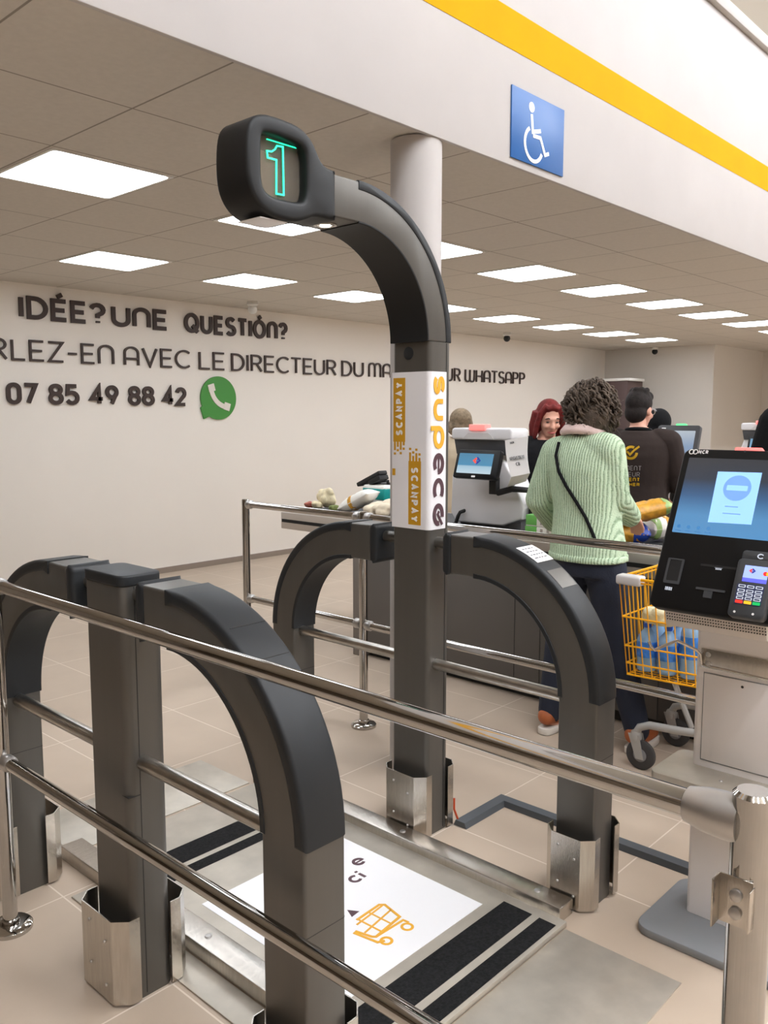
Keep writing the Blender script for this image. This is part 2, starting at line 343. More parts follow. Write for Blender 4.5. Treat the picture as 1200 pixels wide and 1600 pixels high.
# ---------------------------------------------------------------- stroke lettering
def _c(*s): return list(s)
def circ(cx,cy,rx,ry,n=24): return ('c',arc(cx,cy,rx,ry,90,450,n)[:-1])
_E=[[(.5,1),(0,1),(0,0),(.5,0)],[(0,.5),(.44,.5)]]
_P=[[(0,0),(0,1),(.28,1)]+arc(.28,.74,.26,.26,90,-90,8)+[(0,.48)]]
_U=[(0,1),(0,.31)]+arc(.31,.31,.31,.31,180,360)+[(.62,1)]
_n=[(0,0),(0,.69)]+arc(.31,.69,.31,.31,180,0)+[(.62,0)]
GL={
'I':(.001,[[(0,0),(0,1)]]),'E':(.5,_E),'É':(.5,_E+[[(.18,1.2),(.36,1.36)]]),
'D':(.64,[('c',[(0,0),(0,1),(.22,1)]+arc(.22,.5,.42,.5,90,-90,12))]),
'?':(.5,[arc(.25,.74,.25,.26,170,-70,10)+[(.25,.42),(.25,.27)],[(.25,0),(.25,.1)]]),
'U':(.62,[_U]),'n':(.62,[_n]),'a':(.62,[_n,[(0,.36),(.62,.36)]]),
'm':(.94,[[(0,0),(0,.765)]+arc(.235,.765,.235,.235,180,0)+[(.47,0)],[(.47,.765)]+arc(.705,.765,.235,.235,180,0)+[(.94,0)]]),
'w':(.94,[[(0,1),(0,.235)]+arc(.235,.235,.235,.235,180,360)+[(.47,1)],[(.47,.235)]+arc(.705,.235,.235,.235,180,360)+[(.94,1)]]),
'O':(.78,[circ(.39,.5,.39,.5)]),'Ó':(.78,[circ(.39,.5,.39,.5),[(.34,1.22),(.5,1.36)]]),
'Q':(.8,[circ(.4,.5,.4,.5),[(.45,.35),(.8,-.05)]]),
'S':(.56,[arc(.28,.75,.26,.25,30,270,12)+arc(.28,.25,.28,.25,90,-150,12)]),
'T':(.56,[[(0,1),(.56,1)],[(.28,1),(.28,0)]]),
'R':(.56,_P+[[(.28,.48),(.56,0)]]),'P':(.56,_P),'L':(.46,[[(0,1),(0,0),(.46,0)]]),
'Z':(.56,[[(0,1),(.56,1),(0,0),(.56,0)]]),'-':(.34,[[(0,.45),(.34,.45)]]),
'V':(.66,[[(0,1),(.33,0),(.66,1)]]),'C':(.68,[arc(.42,.5,.42,.5,50,310,16)]),
'G':(.7,[arc(.42,.5,.42,.5,50,350,16)+[(.5,.42)]]),
'H':(.6,[[(0,0),(0,1)],[(.6,0),(.6,1)],[(0,.5),(.6,.5)]]),
'A':(.64,[[(0,0),(.32,1),(.64,0)],[(.13,.33),(.51,.33)]]),'N':(.6,[[(0,0),(0,1),(.6,0),(.6,1)]]),
'Y':(.62,[[(0,1),(.31,.48),(.62,1)],[(.31,.48),(.31,0)]]),'M':(.8,[[(0,0),(0,1),(.4,.3),(.8,1),(.8,0)]]),
'B':(.56,[('c',[(0,0),(0,1),(.28,1)]+arc(.28,.76,.24,.24,90,-90,8)+arc(.3,.26,.26,.26,90,-90,8))]),
'0':(.56,[('c',arc(.28,.72,.28,.28,0,180)+arc(.28,.28,.28,.28,180,360))]),
'7':(.56,[[(0,1),(.56,1),(.16,0)]]),
'8':(.58,[circ(.29,.765,.26,.235),circ(.29,.27,.29,.27)]),
'5':(.56,[[(.5,1),(.06,1),(.03,.56)]+arc(.27,.31,.29,.31,110,-150,12)]),
'4':(.62,[[(.44,0),(.44,1),(0,.28),(.62,.28)]]),
'9':(.56,[circ(.28,.7,.28,.3),[(.55,.64),(.26,0)]]),
'2':(.56,[arc(.28,.72,.28,.28,170,-35,10)+[(0,0),(.56,0)]]),
'e':(.9,[('t',.55,[(.06,.5),(.9,.5)]),arc(.46,.5,.44,.5,-8,310,20)]),'c':(.8,[arc(.46,.5,.46,.5,48,312,18)]),
'i':(.001,[[(0,0),(0,.95)],[(0,1.25),(0,1.5)]]),
's':(.7,[arc(.35,.76,.31,.24,20,270,12)+arc(.35,.25,.35,.25,90,-160,12)]),
'u':(.84,[[(0,1),(0,.42)]+arc(.42,.42,.42,.42,180,360)+[(.84,1)]]),
'p':(.9,[circ(.45,.5,.45,.5),[(0,.5),(0,-.5)]]),
'o':(.95,[arc(.47,.5,.47,.5,72,372,24),('t',.6,[(.30,.58),(.45,.42),(1.02,1.0)])]),
}
def strokes(ch,x0,x1,h,t):
    wd,L=GL[ch]; out=[]
    W=max(x1-x0-t,1e-4); sx=W/max(wd,.001) if wd>.01 else 0; H=h-t
    for st in L:
        cl=isinstance(st,tuple) and st[0]=='c'; pts=st[-1] if isinstance(st,tuple) else st
        out.append(([(x0+t/2+p[0]*sx if wd>.01 else (x0+x1)/2,t/2+p[1]*H) for p in pts],cl,t*st[1] if isinstance(st,tuple) and st[0]=='t' else t))
    return out
def layout(word,x0,x1,h,t,gap=.22):
    ws=[GL[c][0]*h*.95+t for c in word]; tot=sum(ws)+gap*h*(len(word)-1); k=(x1-x0)/tot; x=x0; res=[]
    for c,wd in zip(word,ws): res.append((c,x,x+wd*k)); x+=(wd+gap*h)*k
    return res
def put_text(mb,word,x0,x1,base,h,t,O,ex,ey,ez,d0,d1,gap=.22):
    for c,a,b in layout(word,x0,x1,h,t,gap):
        for pts,cl,tt in strokes(c,a,b,h,t): mb.ribbon([(p[0],p[1]+base) for p in pts],tt,O,ex,ey,ez,d0,d1,cl)
    return mb
#PART2
# ================================================================ the setting
CZ=2.617; BY=2.204; WY=7.1; FX=13.2
struct(MB().box(-3.2,19,-6.2,9,-.1,0),'floor','floor')
struct(MB().box(-3.2,19,BY+.02,WY+.1,CZ,CZ+.1),'ceiling','ceil')
struct(MB().box(-3.2,FX+.1,WY,WY+.15,0,CZ),'wall_left','wall')
struct(MB().box(-3.3,FX,WY-.012,WY,0,.055),'baseboard_left','skirting')
struct(MB().box(FX,FX+.15,5.25,WY+.15,0,CZ),'wall_end','wallfar')
struct(MB().box(FX+.15,15.33,5.25,5.4,0,CZ),'wall_recess','wallfar')
struct(MB().box(15.33,15.5,-6.2,5.4,0,CZ),'wall_far','wallfar')
bm_=MB().box(-3.2,15.4,BY,BY+.02,CZ-.008,3.965,.004); bm_.box(-3.2,15.4,BY+.015,BY+.3,CZ+.1,3.965)
struct(bm_,'wall_upper','beam')
struct(MB().box(-3.2,15.4,BY-.002,BY+.01,3.085,3.248),'trim_1','yellow_paint')
struct(MB().box(-3.2,15.4,BY-.035,BY+.33,3.965,4.04,.008),'trim_2','beam')
struct(MB().box(-3.2,15.4,BY+.3,BY+.45,4.0,7.0),'wall_hall_top','hallceil')
struct(MB().box(-3.2,19,-6.2,BY+.45,7.0,7.1),'ceiling_hall','hallceil')
struct(MB().box(-3.3,-3.2,-6.2,WY+.1,0,7.0),'wall_back','hallwall')
struct(MB().box(-3.2,15.5,-6.3,-6.2,0,7.0),'wall_right','hallwall')
struct(MB().box(15.5,15.6,-6.2,BY+.4,CZ,7.0),'wall_hall_end','wallfar')
# round pillar carrying the upper wall
p=MB(); p.lathe([(.104,0),(.104,2.612)],(2.7,2.315,0),n=40)
solo(p,'round_pillar','beam','round white pillar standing behind the tall gate post, under the white upper wall','pillar')
# lamps of the low ceiling
words=['first','second','third','fourth','fifth','sixth','seventh','eighth','ninth','tenth']
lp=None
def ceil_light(x,y,label,grp):
    global lp
    if lp is None:
        t=thing('ceiling_light',label,'ceiling light',(x,y,CZ),grp)
        MB().prism(rrect(-.293,.293,-.293,.293,.012,3),(x,y,CZ),X_,Y_,-Z_,-.004,.006,hole=rrect(-.279,.279,-.279,.279,.03,4)).build('frame','frame_white',t)
        MB().prism(rrect(-.281,.281,-.281,.281,.03,4),(x,y,CZ),X_,Y_,-Z_,-.004,.004).build('diffuser','panel',t); lp=t
    else:
        t=copy_tree(lp); t.location=(x,y,CZ); tag(t,label,'ceiling light',grp)
for k in range(9):
    ceil_light(1.73+.305+1.2213*k,3.754,'square glowing ceiling panel, %s from the left in the row nearer the white upper wall'%words[k],'ceiling panels in the row nearer the upper wall')
for k in range(9):
    ceil_light(1.73+.305+1.2213*k,5.62,'square glowing ceiling panel, %s from the left in the row nearer the lettered wall'%words[k],'ceiling panels in the row nearer the lettered wall')
for k,(x0,x1,y) in enumerate([(x0,x1,y) for y in (-.3,-1.9,-3.6,-5.2) for x0,x1 in ((-2,2.4),(3.6,8.2),(9.4,14))]):  # hall lamps out of view; rear rows added to brighten the gate faces
    s=MB(); s.box(x0,x1,y-.07,y+.07,6.4,6.45); s.cyl((x0+.4,y,6.45),(x0+.4,y,7.0),.008,8); s.cyl((x1-.4,y,6.45),(x1-.4,y,7.0),.008,8)
    solo(s,'unseen_strip_light','strip','unseen long strip lamp of the high hall, %s of twelve counted from the upper wall'%(words+['eleventh','twelfth'])[k],'strip lamp','hall strip lamps')
# security cameras
def dome(name,c,lab,dark):
    t=thing('security_camera',lab,'security camera',c)
    m=MB(); m.lathe([(.05,0),(.055,-.03),(.04,-.045)],c,n=20); m.build('mount','frame_white',t)
    m=MB(); m.ell((c[0],c[1],c[2]-.075),(.045,.045,.045),seg=16); m.tube([(c[0],c[1],c[2]-.03),(c[0],c[1],c[2]-.06)],.014,8); m.build('camera_ball','black' if dark else 'frame_white',t)
dome('a',(5.28,6.6,CZ),'small white dome camera on the ceiling above the bold heading',False)
dome('b',(9.5,6.55,CZ),'small dark ball camera on the ceiling between the far lamp panels',True)
dome('c',(13.05,6.15,CZ),'small dark ball camera on the ceiling beside the end wall',True)
# raised lettering on the left wall
WO=(0,WY,0); W0,W1=.004,.022
def letters(name,words_,base,h,t,m,label,gap=.14):
    e=thing(name,label,'wall lettering',(words_[0][1],WY,base))
    for wd,x0,x1 in words_:
        for c,a,b in layout(wd,x0,x1,h,t,gap):
            mb=MB()
            for pts,cl,tt in strokes(c,a,b,h,t): mb.ribbon([(q[0],q[1]+base) for q in pts],tt,WO,X_,Z_,-Y_,W0,W1,cl)
            mb.build('letter',m,e,flat=True)
letters('heading_letters',[('UnE',2.44,3.04),('IDÉE?',3.215,4.0),('UnE',4.06,4.645),('QUESTIÓn?',4.83,6.14)],2.325,.192,.037,'brown_letter','bold brown raised letters with question marks, top line on the left wall',.11)
letters('text_letters',[('PaRLEZ-En',2.60,4.07),('aVEC',4.17,4.885),('LE',4.99,5.30),('DIRECTEUR',5.385,6.87),('DU',6.96,7.32),('maGaSIn',7.41,8.60),('SUR',8.72,9.2),('wHaTSaPP',9.3,10.76)],1.978,.178,.019,'brown_letter','thin brown raised letters in the long middle line on the left wall')
letters('phone_number_letters',[('07',3.08,3.345),('85',3.44,3.72),('49',3.82,4.10),('88',4.20,4.475),('42',4.565,4.83)],1.615,.182,.034,'brown_letter','bold brown raised digits of a phone number, bottom line on the left wall',.09)
lg=thing('chat_logo','round green speech bubble with a white telephone handset beside the phone number','wall logo',(5.215,WY,1.47))
c=[(5.215+.2165*math.cos(R(a)),1.70+.2165*math.sin(R(a))) for a in range(-122,206,6)]
MB().prism(c+[(4.995,1.60),(5.03,1.49)],WO,X_,Z_,-Y_,.004,.02).build('bubble','green_logo',lg)
hs=arc(5.30,1.80,.18,.18,175,275,14)+[(5.355,1.60),(5.33,1.56)]+arc(5.30,1.80,.26,.26,262,188,14)+[(5.07,1.815),(5.11,1.83)]
h=MB(); h.ribbon(arc(5.325,1.815,.205,.205,180,270,14),.05,WO,X_,Z_,-Y_,.02,.026); h.ribbon([(5.115,1.835),(5.135,1.765)],.075,WO,X_,Z_,-Y_,.02,.027); h.ribbon([(5.275,1.625),(5.345,1.605)],.075,WO,X_,Z_,-Y_,.02,.027)
h.build('handset','logo_white',lg)
# accessibility sign
BO=(0,BY,0); sg=thing('accessibility_sign','square blue sign with a white wheelchair symbol on the white upper wall','sign',(3.41,BY,2.64))
MB().box(3.195,3.625,BY-.008,BY-.001,2.641,2.941,.001).build('sign_plate','blue_sign',sg)
def sgp(x,y): return ony(600+x/2,y/2,BY).xz
p=MB(); u=lambda x,y: tuple(ony(600+x/2,y/2,BY-.009)[i] for i in (0,2))
hc=u(462,335); p.prism([(hc[0]+.022*math.cos(R(a)),hc[1]+.022*math.sin(R(a))) for a in range(0,360,20)],BO,X_,Z_,-Y_,.008,.0095)
p.ribbon([u(462,357),u(465,412),u(490,410)],.017,BO,X_,Z_,-Y_,.008,.0095)
p.ribbon([u(466,424),u(489,432),u(503,485),u(515,481)],.016,BO,X_,Z_,-Y_,.008,.0096)
wc=u(468,452); p.ribbon([(wc[0]+.072*math.cos(R(a)),wc[1]+.072*math.sin(R(a))) for a in range(120,345,12)],.016,BO,X_,Z_,-Y_,.008,.0097)
p.build('pictogram','white_print',sg)
# tall brown door panel in the far corner
dx=12.2; a=onx(912,594,dx); b=onx(981,595,dx)
t=thing('corner_cabinet','tall dark brown door panel with a pale top edge in the far room corner','door panel',(dx,(a.y+b.y)/2,0))
MB().box(dx,dx+.5,b.y,a.y,.0,a.z-.03,.004).build('door','door_brown',t)
MB().box(dx-.01,dx+.5,b.y-.03,a.y+.03,a.z-.028,a.z+.012,.003).build('top_edge','frame_white',t)
MB().box(dx-.02,dx,b.y+.05,b.y+.09,.95,1.1,.004).build('handle','satin',t)
# ================================================================ security gate
YC=1.963; SC=.289; RO=.472; RI=.331; ZC=.65
def hoop_poly(ro,ri,extra=0,leg=0.0,z0=None):
    # (s,z): s = distance from the middle post along the panel
    o=arc(SC,ZC,ro,ro,90,0,22); i=arc(SC,ZC,ri,ri,0,90,22)
    P=[(SC-extra,ZC+ro)]+o
    if z0 is not None: P+=[(SC+ro,z0),(SC+ri,z0)]
    P+=i+[(SC-extra,ZC+ri)]
    return P
def hoop(parent,X0,X1,sg,near):
    O=(X0,YC,0); ex=Y_*sg; W=X1-X0
    h=MB().prism(hoop_poly(RO-.003,RI+.003,.10,z0=.0),O,ex,Z_,X_,0,W,.008,3).build('hoop','grey',parent)
    MB().prism(hoop_poly(RO,RO-.036),O,ex,Z_,X_,-.003,W+.003,.011,3).build('edge_cover','dark',h)
    MB().prism(hoop_poly(RI+.016,RI),O,ex,Z_,X_,-.002,W+.002,.002,1).build('inner_cover','dark',h)
    MB().prism(rrect(.153,.193,ZC+RI-.004,ZC+RO+.002,.02,4),O,ex,Z_,X_,-.002,W+.002,.012,3).build('end_cap','dark',h)
    if near:
        s=MB()
        for a in (62,50): s.prism(arc(SC,ZC,RO+.0008,RO+.0008,a,a-.25,1)+arc(SC,ZC,RO-.01,RO-.01,a-.25,a,1),O,ex,Z_,X_,.014,W-.006)
        s.build('cover_joint','seam',h)
    ya,yb=sorted((YC+sg*(SC+RI+.003),YC+sg*(SC+RO-.003)))
    MB().prism(rrect(X0-.0003,X1+.0003,ya-.0003,yb+.0003,.008,3),(0,0,0),X_,Y_,Z_,.4665,.468).build('joint','seam',h)
    return h
def guard(parent,x,sgn,y0,y1,h=.235,lip=.03):
    # folded steel guard standing off one face of a leg
    q=[(-.012,-.012-.0),(0.0,-.012)]
    P=[(sgn*(-lip),-.012),(0,-.012),(sgn*.032,.02),(sgn*.032,y1-y0-.02),(0,y1-y0+.012),(sgn*(-lip),y1-y0+.012)]
    m=MB().ribbon(P,.003,(x+sgn*.018,y0,0),X_,Y_,Z_,.008,h)
    g=m.build('base_guard','steel',parent,flat=True)
    for yy in (.06,.14):
        for zz in (.05,.12,.17):
            yq=y0+(y1-y0)*(.28 if yy<.1 else .68)
            if zz!=.12 : MB().lathe([(.0045,0),(.003,.003)],(x+sgn*(.0515),yq,zz+(.03 if yy>.1 else 0)),(sgn,0,0),10).build('rivet','satin',g)
    return g
def bar(parent,X0,X1,ya,yb,z=.637,r=.0195):
    xc=(X0+X1)/2-.012; b=MB().cyl((xc,ya,z),(xc,yb,z),r,20).build('crossbar','tube',parent)
    d=1 if yb>ya else -1
    MB().lathe([(r+.003,0),(r+.003,.004*d),(r,.005*d)],(xc,ya,z),(0,1,0),20).build('collar','grey',b)
    return b
def panel(label,X0,X1,y0,y1):
    t=thing('security_gate',label,'security gate',((X0+X1)/2,YC,0))
    for sgn,near in ((1,False),(-1,True)):
        hoop(t,X0,X1,sgn,near)
        a,b=(YC+SC+RI,YC+SC+RO) if sgn>0 else (YC-SC-RO,YC-SC-RI)
        guard(t,X0,-1,a,b); guard(t,X1,1,a,b)
        bar(t,X0,X1,YC-SC-RI if sgn<0 else y1,y0 if sgn<0 else YC+SC+RI)
    guard(t,X0,-1,y0,y1); guard(t,X1,1,y0,y1)
    MB().cyl((X0+.05,YC-.16,1.077),(X0+.05,YC+.16,1.077),.02,18).build('axle','grey',t)
    return t
XA0,XA1=1.071,1.187
ga=panel('low grey gate panel with two arched hoops and a flat-capped post, nearest the viewer',XA0,XA1,1.87,2.06)
pa=MB().prism(rrect(XA0,XA1,1.87,2.06,.024,5),(0,0,0),X_,Y_,Z_,0,1.098).build('post','grey',ga)
MB().prism(rrect(XA0-.003,XA1+.003,1.867,2.063,.026,5),(0,0,0),X_,Y_,Z_,1.098,1.127,.006,3).build('post_cap','dark',pa)
MB().box(XA0+.034,XA0+.036,1.8693,1.872,0.01,1.097).build('seam','seam',pa)
MB().box(XA0+.0,XA0+.034,1.8692,1.9,.554,.556).build('joint','seam',pa)
XB0,XB1=2.255,2.372
gb=panel('grey gate panel with a tall post curving into an overhead arm with a lit number',XB0,XB1,1.87,2.04)
pb=MB().prism(rrect(XB0,XB1,1.87,2.04,.016,5),(0,0,0),X_,Y_,Z_,0,1.773).build('post','grey',gb)
MB().box(2.3455,2.3485,1.869,1.872,0.01,1.77).build('seam','seam',pb)
# printed wrap on the tall post
U=[(2.3455,1.8685)]+arc(XB0+.016,1.886,.0175,.0175,270,180,6)+[(XB0-.0015,2.04)]
wr=MB().ribbon(U,.0012,(0,0,0),X_,Y_,Z_,1.124,1.672).build('sign_wrap','white_film',gb)
def supeco(parent):
    O=(0,1.8675,0); ez=-Y_; ex=-Z_; ey=X_
    def put(chs,m,nm):
        mb=MB()
        for c,za,zb in chs:
            wd=abs(za-zb); h=.060; t=.0165
            base=2.274
            for pts,cl,tt in strokes(c,0,wd,h,t):
                pts=[(p[0]-za,max(p[1]+base,XB0+.002)) for p in pts]
                if len(pts)>1: mb.ribbon(pts,tt,O,ex,ey,ez,.0004,.0014,cl)
        return mb.build(nm,m,parent,flat=True)
    z=lambda y: onx(690,560+y/5.336,2.30).z if False else ony(690,560+y/5.336,1.868).z
    put([('s',z(143),z(300)),('u',z(338),z(518)),('p',z(562),z(752))],'amber','amber_letters')
    put([('e',z(785),z(965)),('c',z(995),z(1172)),('o',z(1205),z(1392))],'plum','plum_letters')
supeco(wr)
def scanpay(xa,xb,ya,yb,up,fringe):
    X=XB0-.0022; A=onx(614+xa,0+ya,XB0); 
    y_l=onx(xa,ya,XB0).y; y_r=onx(xb,ya,XB0).y; z_t=onx(xa,ya,XB0).z; z_b=onx(xa,yb,XB0).z
    m=MB().box(X-.0004,X+.0004,y_r,y_l,z_b,z_t)
    W=y_l-y_r
    for k,(f,l) in enumerate(((.12,.012),(.37,.028),(.62,.018),(.87,.03))):
        yc=y_r+W*f; d=-1 if up else 1; ze=z_b if up else z_t
        m.box(X-.0004,X+.0004,yc-W*.08,yc+W*.08,*sorted((ze,ze+d*l)))
        m.box(X-.0004,X+.0004,yc-W*.09,yc+W*.09,*sorted((ze+d*(l+.008),ze+d*(l+.016))))
    b=m.build('ochre_bar','ochre',wr)
    tx=MB(); L=z_t-z_b
    if up: put_text(tx,'SCANPAY',L*.1,L*.93,0,W*.55,.0075,(X,y_r+W*.22,z_b),Z_,Y_,-X_,.0005,.0012,.28)
    else: put_text(tx,'SCANPAY',L*.1,L*.95,0,W*.55,.0075,(X,y_l-W*.22,z_t),-Z_,-Y_,-X_,.0005,.0012,.28)
    tx.build('bar_lettering','white_print',b)
scanpay(615.5,634,591,690,True,1); scanpay(639,658.5,720,819,False,1)
q=onx(614.5,737,XB0); MB().box(XB0-.003,XB0-.0018,q.y-.012,q.y+.002,q.z-.012,q.z+.012).build('ochre_mark','ochre',wr)
# sensor eye
q=onx(638.5,552,XB0); MB().lathe([(.022,0),(.022,.002),(.018,.003)],(XB0+.0005,q.y,q.z),(-1,0,0),28).build('sensor_eye','dark',pb)
# overhead arm: bends over the lane, towards the viewer's side
AX,AZ=1.912,1.773; AO=(0,1.87,0); AR,AI=.460,.332; AD=.17
def arm_poly(ro,ri,ext=0): 
    return ([(AX-ext,AZ+ro)] if ext else [])+arc(AX,AZ,ro,ro,90,0,26)+arc(AX,AZ,ri,ri,0,90,26)+([(AX-ext,AZ+ri)] if ext else [])
arm=MB().prism(arm_poly(AR-.003,AI+.003,.11),AO,X_,Z_,Y_,0,AD,.006,3).build('overhead_arm','grey',gb)
MB().prism(arm_poly(AR,AR-.029),AO,X_,Z_,Y_,-.003,AD+.003,.005,2).build('arm_cover','dark',arm)
MB().prism(arm_poly(AI+.008,AI),AO,X_,Z_,Y_,-.001,AD+.002,.002,1).build('arm_lining','black_head',arm)
lc=(1.862,1.965,AZ+AI+.003)
MB().lathe([(.036,.002),(.036,-.004),(.026,-.006),(.024,.0)],lc,(0,0,1),28).build('lamp_ring','steel',arm)
MB().lathe([(.017,-.002),(.015,-.006)],lc,(0,0,1),20).build('lamp_lens','lamp_led',arm)
HP=[(1.484,2.26),(1.500,2.315),(1.545,2.336),(1.60,2.337),(1.675,2.333),(1.722,2.308),(1.745,2.272),(1.768,2.243),(1.815,2.239),(1.815,2.235),(1.815,2.10),(1.815,2.097),(1.735,2.098),(1.70,2.082),(1.66,2.068),(1.60,2.066),(1.54,2.078),(1.50,2.115),(1.483,2.165)]
HP=smooth_poly(HP,2)
HW=[(1.536,2.262),(1.54,2.284),(1.565,2.289),(1.61,2.289),(1.66,2.287),(1.692,2.278),(1.70,2.25),(1.701,2.2),(1.70,2.155),(1.69,2.13),(1.665,2.122),(1.61,2.121),(1.57,2.122),(1.543,2.135),(1.535,2.165),(1.535,2.21)]
HW=smooth_poly(HW,2)
hd=MB().prism(HP,(0,1.866,0),X_,Z_,Y_,0,.145,.012,3,hole=HW).build('display_head','black_head',gb)
MB().prism([( (x-1.618)*1.03+1.618,(z-2.205)*1.03+2.205) for x,z in HW],(0,1.90,0),X_,Z_,Y_,0,.004).build('display_pane','pane',hd)
u=lambda x,y: tuple(ony(320+x/5,160+y/5,1.897)[i] for i in (0,2))
n1=MB(); n1.ribbon([u(482,380),u(520,385),u(545,368),u(560,340),u(607,348),u(614,725),u(556,714),u(556,450),u(488,432)],.0044,(0,1.897,0),X_,Z_,-Y_,0,.003,True)
n1.ribbon([u(480,287),u(725,362)],.0028,(0,1.897,0),X_,Z_,-Y_,0,.003); n1.build('number_one','green_led',hd)
MB().ribbon([u(748,405),u(755,700)],.0025,(0,1.897,0),X_,Z_,-Y_,0,.003).build('edge_glow','green_led_dim',hd)
MB().box(1.54,1.64,1.885,1.985,2.0635,2.0665,.001).build('barcode_sticker','white_film',hd)
# notices on top of the near hoop of the tall panel
def on_hoop(a0,a1,x0,x1,r,m,name,lines=0):
    O=(0,YC,0); P=arc(SC,ZC,RO+r,RO+r,a0,a1,6)
    o=MB().prism(P+[(p[0]*1,p[1]) for p in arc(SC,ZC,RO+r-.0012,RO+r-.0012,a1,a0,6)],O,-Y_,Z_,X_,x0,x1).build(name,m,gb)
    if lines:
        s=MB()
        for k in range(lines):
            a=a0+(a1-a0)*(k+1)/(lines+1); xx=x0+.012; rr=RO+r
            while xx<x1-.02:
                l=random.uniform(.008,.02); s.prism(arc(SC,ZC,rr+.0005,rr+.0005,a,a+.5,1)+arc(SC,ZC,rr-.0002,rr-.0002,a+.5,a,1),O,-Y_,Z_,X_,xx,min(xx+l,x1-.01)); xx+=l+.005
        s.build('print','ink',o)
on_hoop(71,60,XB0+.02,XB1-.004,.001,'paper','notice_label',4)
on_hoop(55,46,XB0+.018,XB1-.012,.001,'grey','sensor_window')
# ================================================================ floor scale between the gates
fs=thing('lane_platform','low steel platform between the two gate panels with a white poster and black grip strips','floor platform',(1.74,1.93,0))
MB().box(1.36,2.12,1.212,2.66,.002,.02,.003).build('platform','steel_plate',fs)
for x0,x1 in ((1.283,1.362),(2.118,2.196)):
    r=MB().box(x0,x1,1.236,2.7,.0,.05,.004).build('side_rail','steel',fs)
    b=MB()
    for y in (1.34,1.9,2.45): b.lathe([(.011,0),(.009,.003),(.004,.004)],((x0+x1)/2,y,.05),(0,0,1),16)
    b.build('bolts','satin',r)
po=MB().box(1.432,2.02,1.45,2.088,.0198,.0212).build('floor_poster','poster',fs)
def pos(x,y): q=onz(x,y,.0215); return (q.x,q.y)
pe=pos(562,1346); pc=pos(558,1372)
O=(0,0,.0212)
for ch,x0,x1,y0,h in (('e',pe[0]-.028,pe[0]+.02,pe[1]-.02,.044),('c',pc[0]-.03,pc[0]+.012,pc[1]-.02,.044),('i',pc[0]+.014,pc[0]+.034,pc[1]-.02,.042)):
    pt=MB()
    for pts,cl,tt in strokes(ch,x0,x1,h,.0105): pt.ribbon([(a,b+y0) for a,b in pts],tt,O,X_,Y_,Z_,0,.0007,cl)
    pt.build('poster_letter','plum',po)
q=pos(557,1424); MB().prism([(q[0]-.03,q[1]-.01),(q[0]+.006,q[1]-.006),(q[0]-.014,q[1]+.026)],O,X_,Y_,Z_,0,.0007).build('poster_arrow','plum',po)
ic=MB(); u=lambda x,y: pos(560+x/4,1160+y/4); wv=.0085
ic.ribbon([u(-10,1110),u(130,1015),u(165,1015),u(258,1090),u(110,1215),u(85,1215),u(-20,1180)],wv,O,X_,Y_,Z_,0,.0006)
ic.ribbon([u(165,1240),u(120,1250),u(-30,1190)],wv,O,X_,Y_,Z_,0,.0006)
ic.ribbon([u(110,1215),u(280,1110),u(315,1125)],wv,O,X_,Y_,Z_,0,.0006)
ic.ribbon([u(60,1060),u(200,1130)],.006,O,X_,Y_,Z_,0,.0006); ic.ribbon([u(5,1110),u(140,1180)],.006,O,X_,Y_,Z_,0,.0006)
ic.ribbon([u(205,1045),u(40,1190)],.006,O,X_,Y_,Z_,0,.0006); ic.ribbon([u(150,1020),u(-10,1140)],.006,O,X_,Y_,Z_,0,.0006)
for x,y in ((305,1152),(175,1240)):
    k=u(x,y); ic.ribbon(arc(k[0],k[1],.016,.016,0,360,18)[:-1],wv,O,X_,Y_,Z_,0,.0006,True)
ic.build('trolley_icon','amber',po)
for y0,y1 in ((1.225,1.282),(1.308,1.41),(2.262,2.312),(2.338,2.44)):
    MB().box(1.375,2.078,y0,y1,.0195,.0215).build('grip_strip','grit',fs)
solo(MB().box(1.33,2.105,.853,1.209,0,.004,.001),'entry_plate','steel_plate','flat steel floor plate in front of the lane platform, nearest the viewer','floor plate')
solo(MB().box(1.33,2.105,2.705,3.05,0,.004,.001),'exit_plate','steel_plate','flat steel floor plate at the far end of the lane platform','floor plate')
solo(MB().box(1.192,1.28,1.3,2.45,0,.005,.001),'steel_flange','steel_plate','narrow steel floor strip along the left rail of the lane platform','floor plate')
cc=MB(); cc.loft([[V(x+a*ox,y+a*oy,z) for a,z in ((-.03,0),(.03,0),(.021,.021),(-.021,.021))] for x,y,ox,oy in ((2.40,1.83,0,1),(2.675,1.83,1,1),(2.675,1.0,1,0))])
solo(cc,'cable_cover','grey_rubber','dark grey angled cable cover on the floor beside the tall gate panel','cable cover')
solo(MB().tube([(2.405,1.862,.1),(2.40,1.858,.06),(2.412,1.85,.02),(2.425,1.845,.006),(2.44,1.852,.006)],.004,8),'red_cable_end','red_cable','small loose orange red cable end at the foot of the tall gate post','cable')
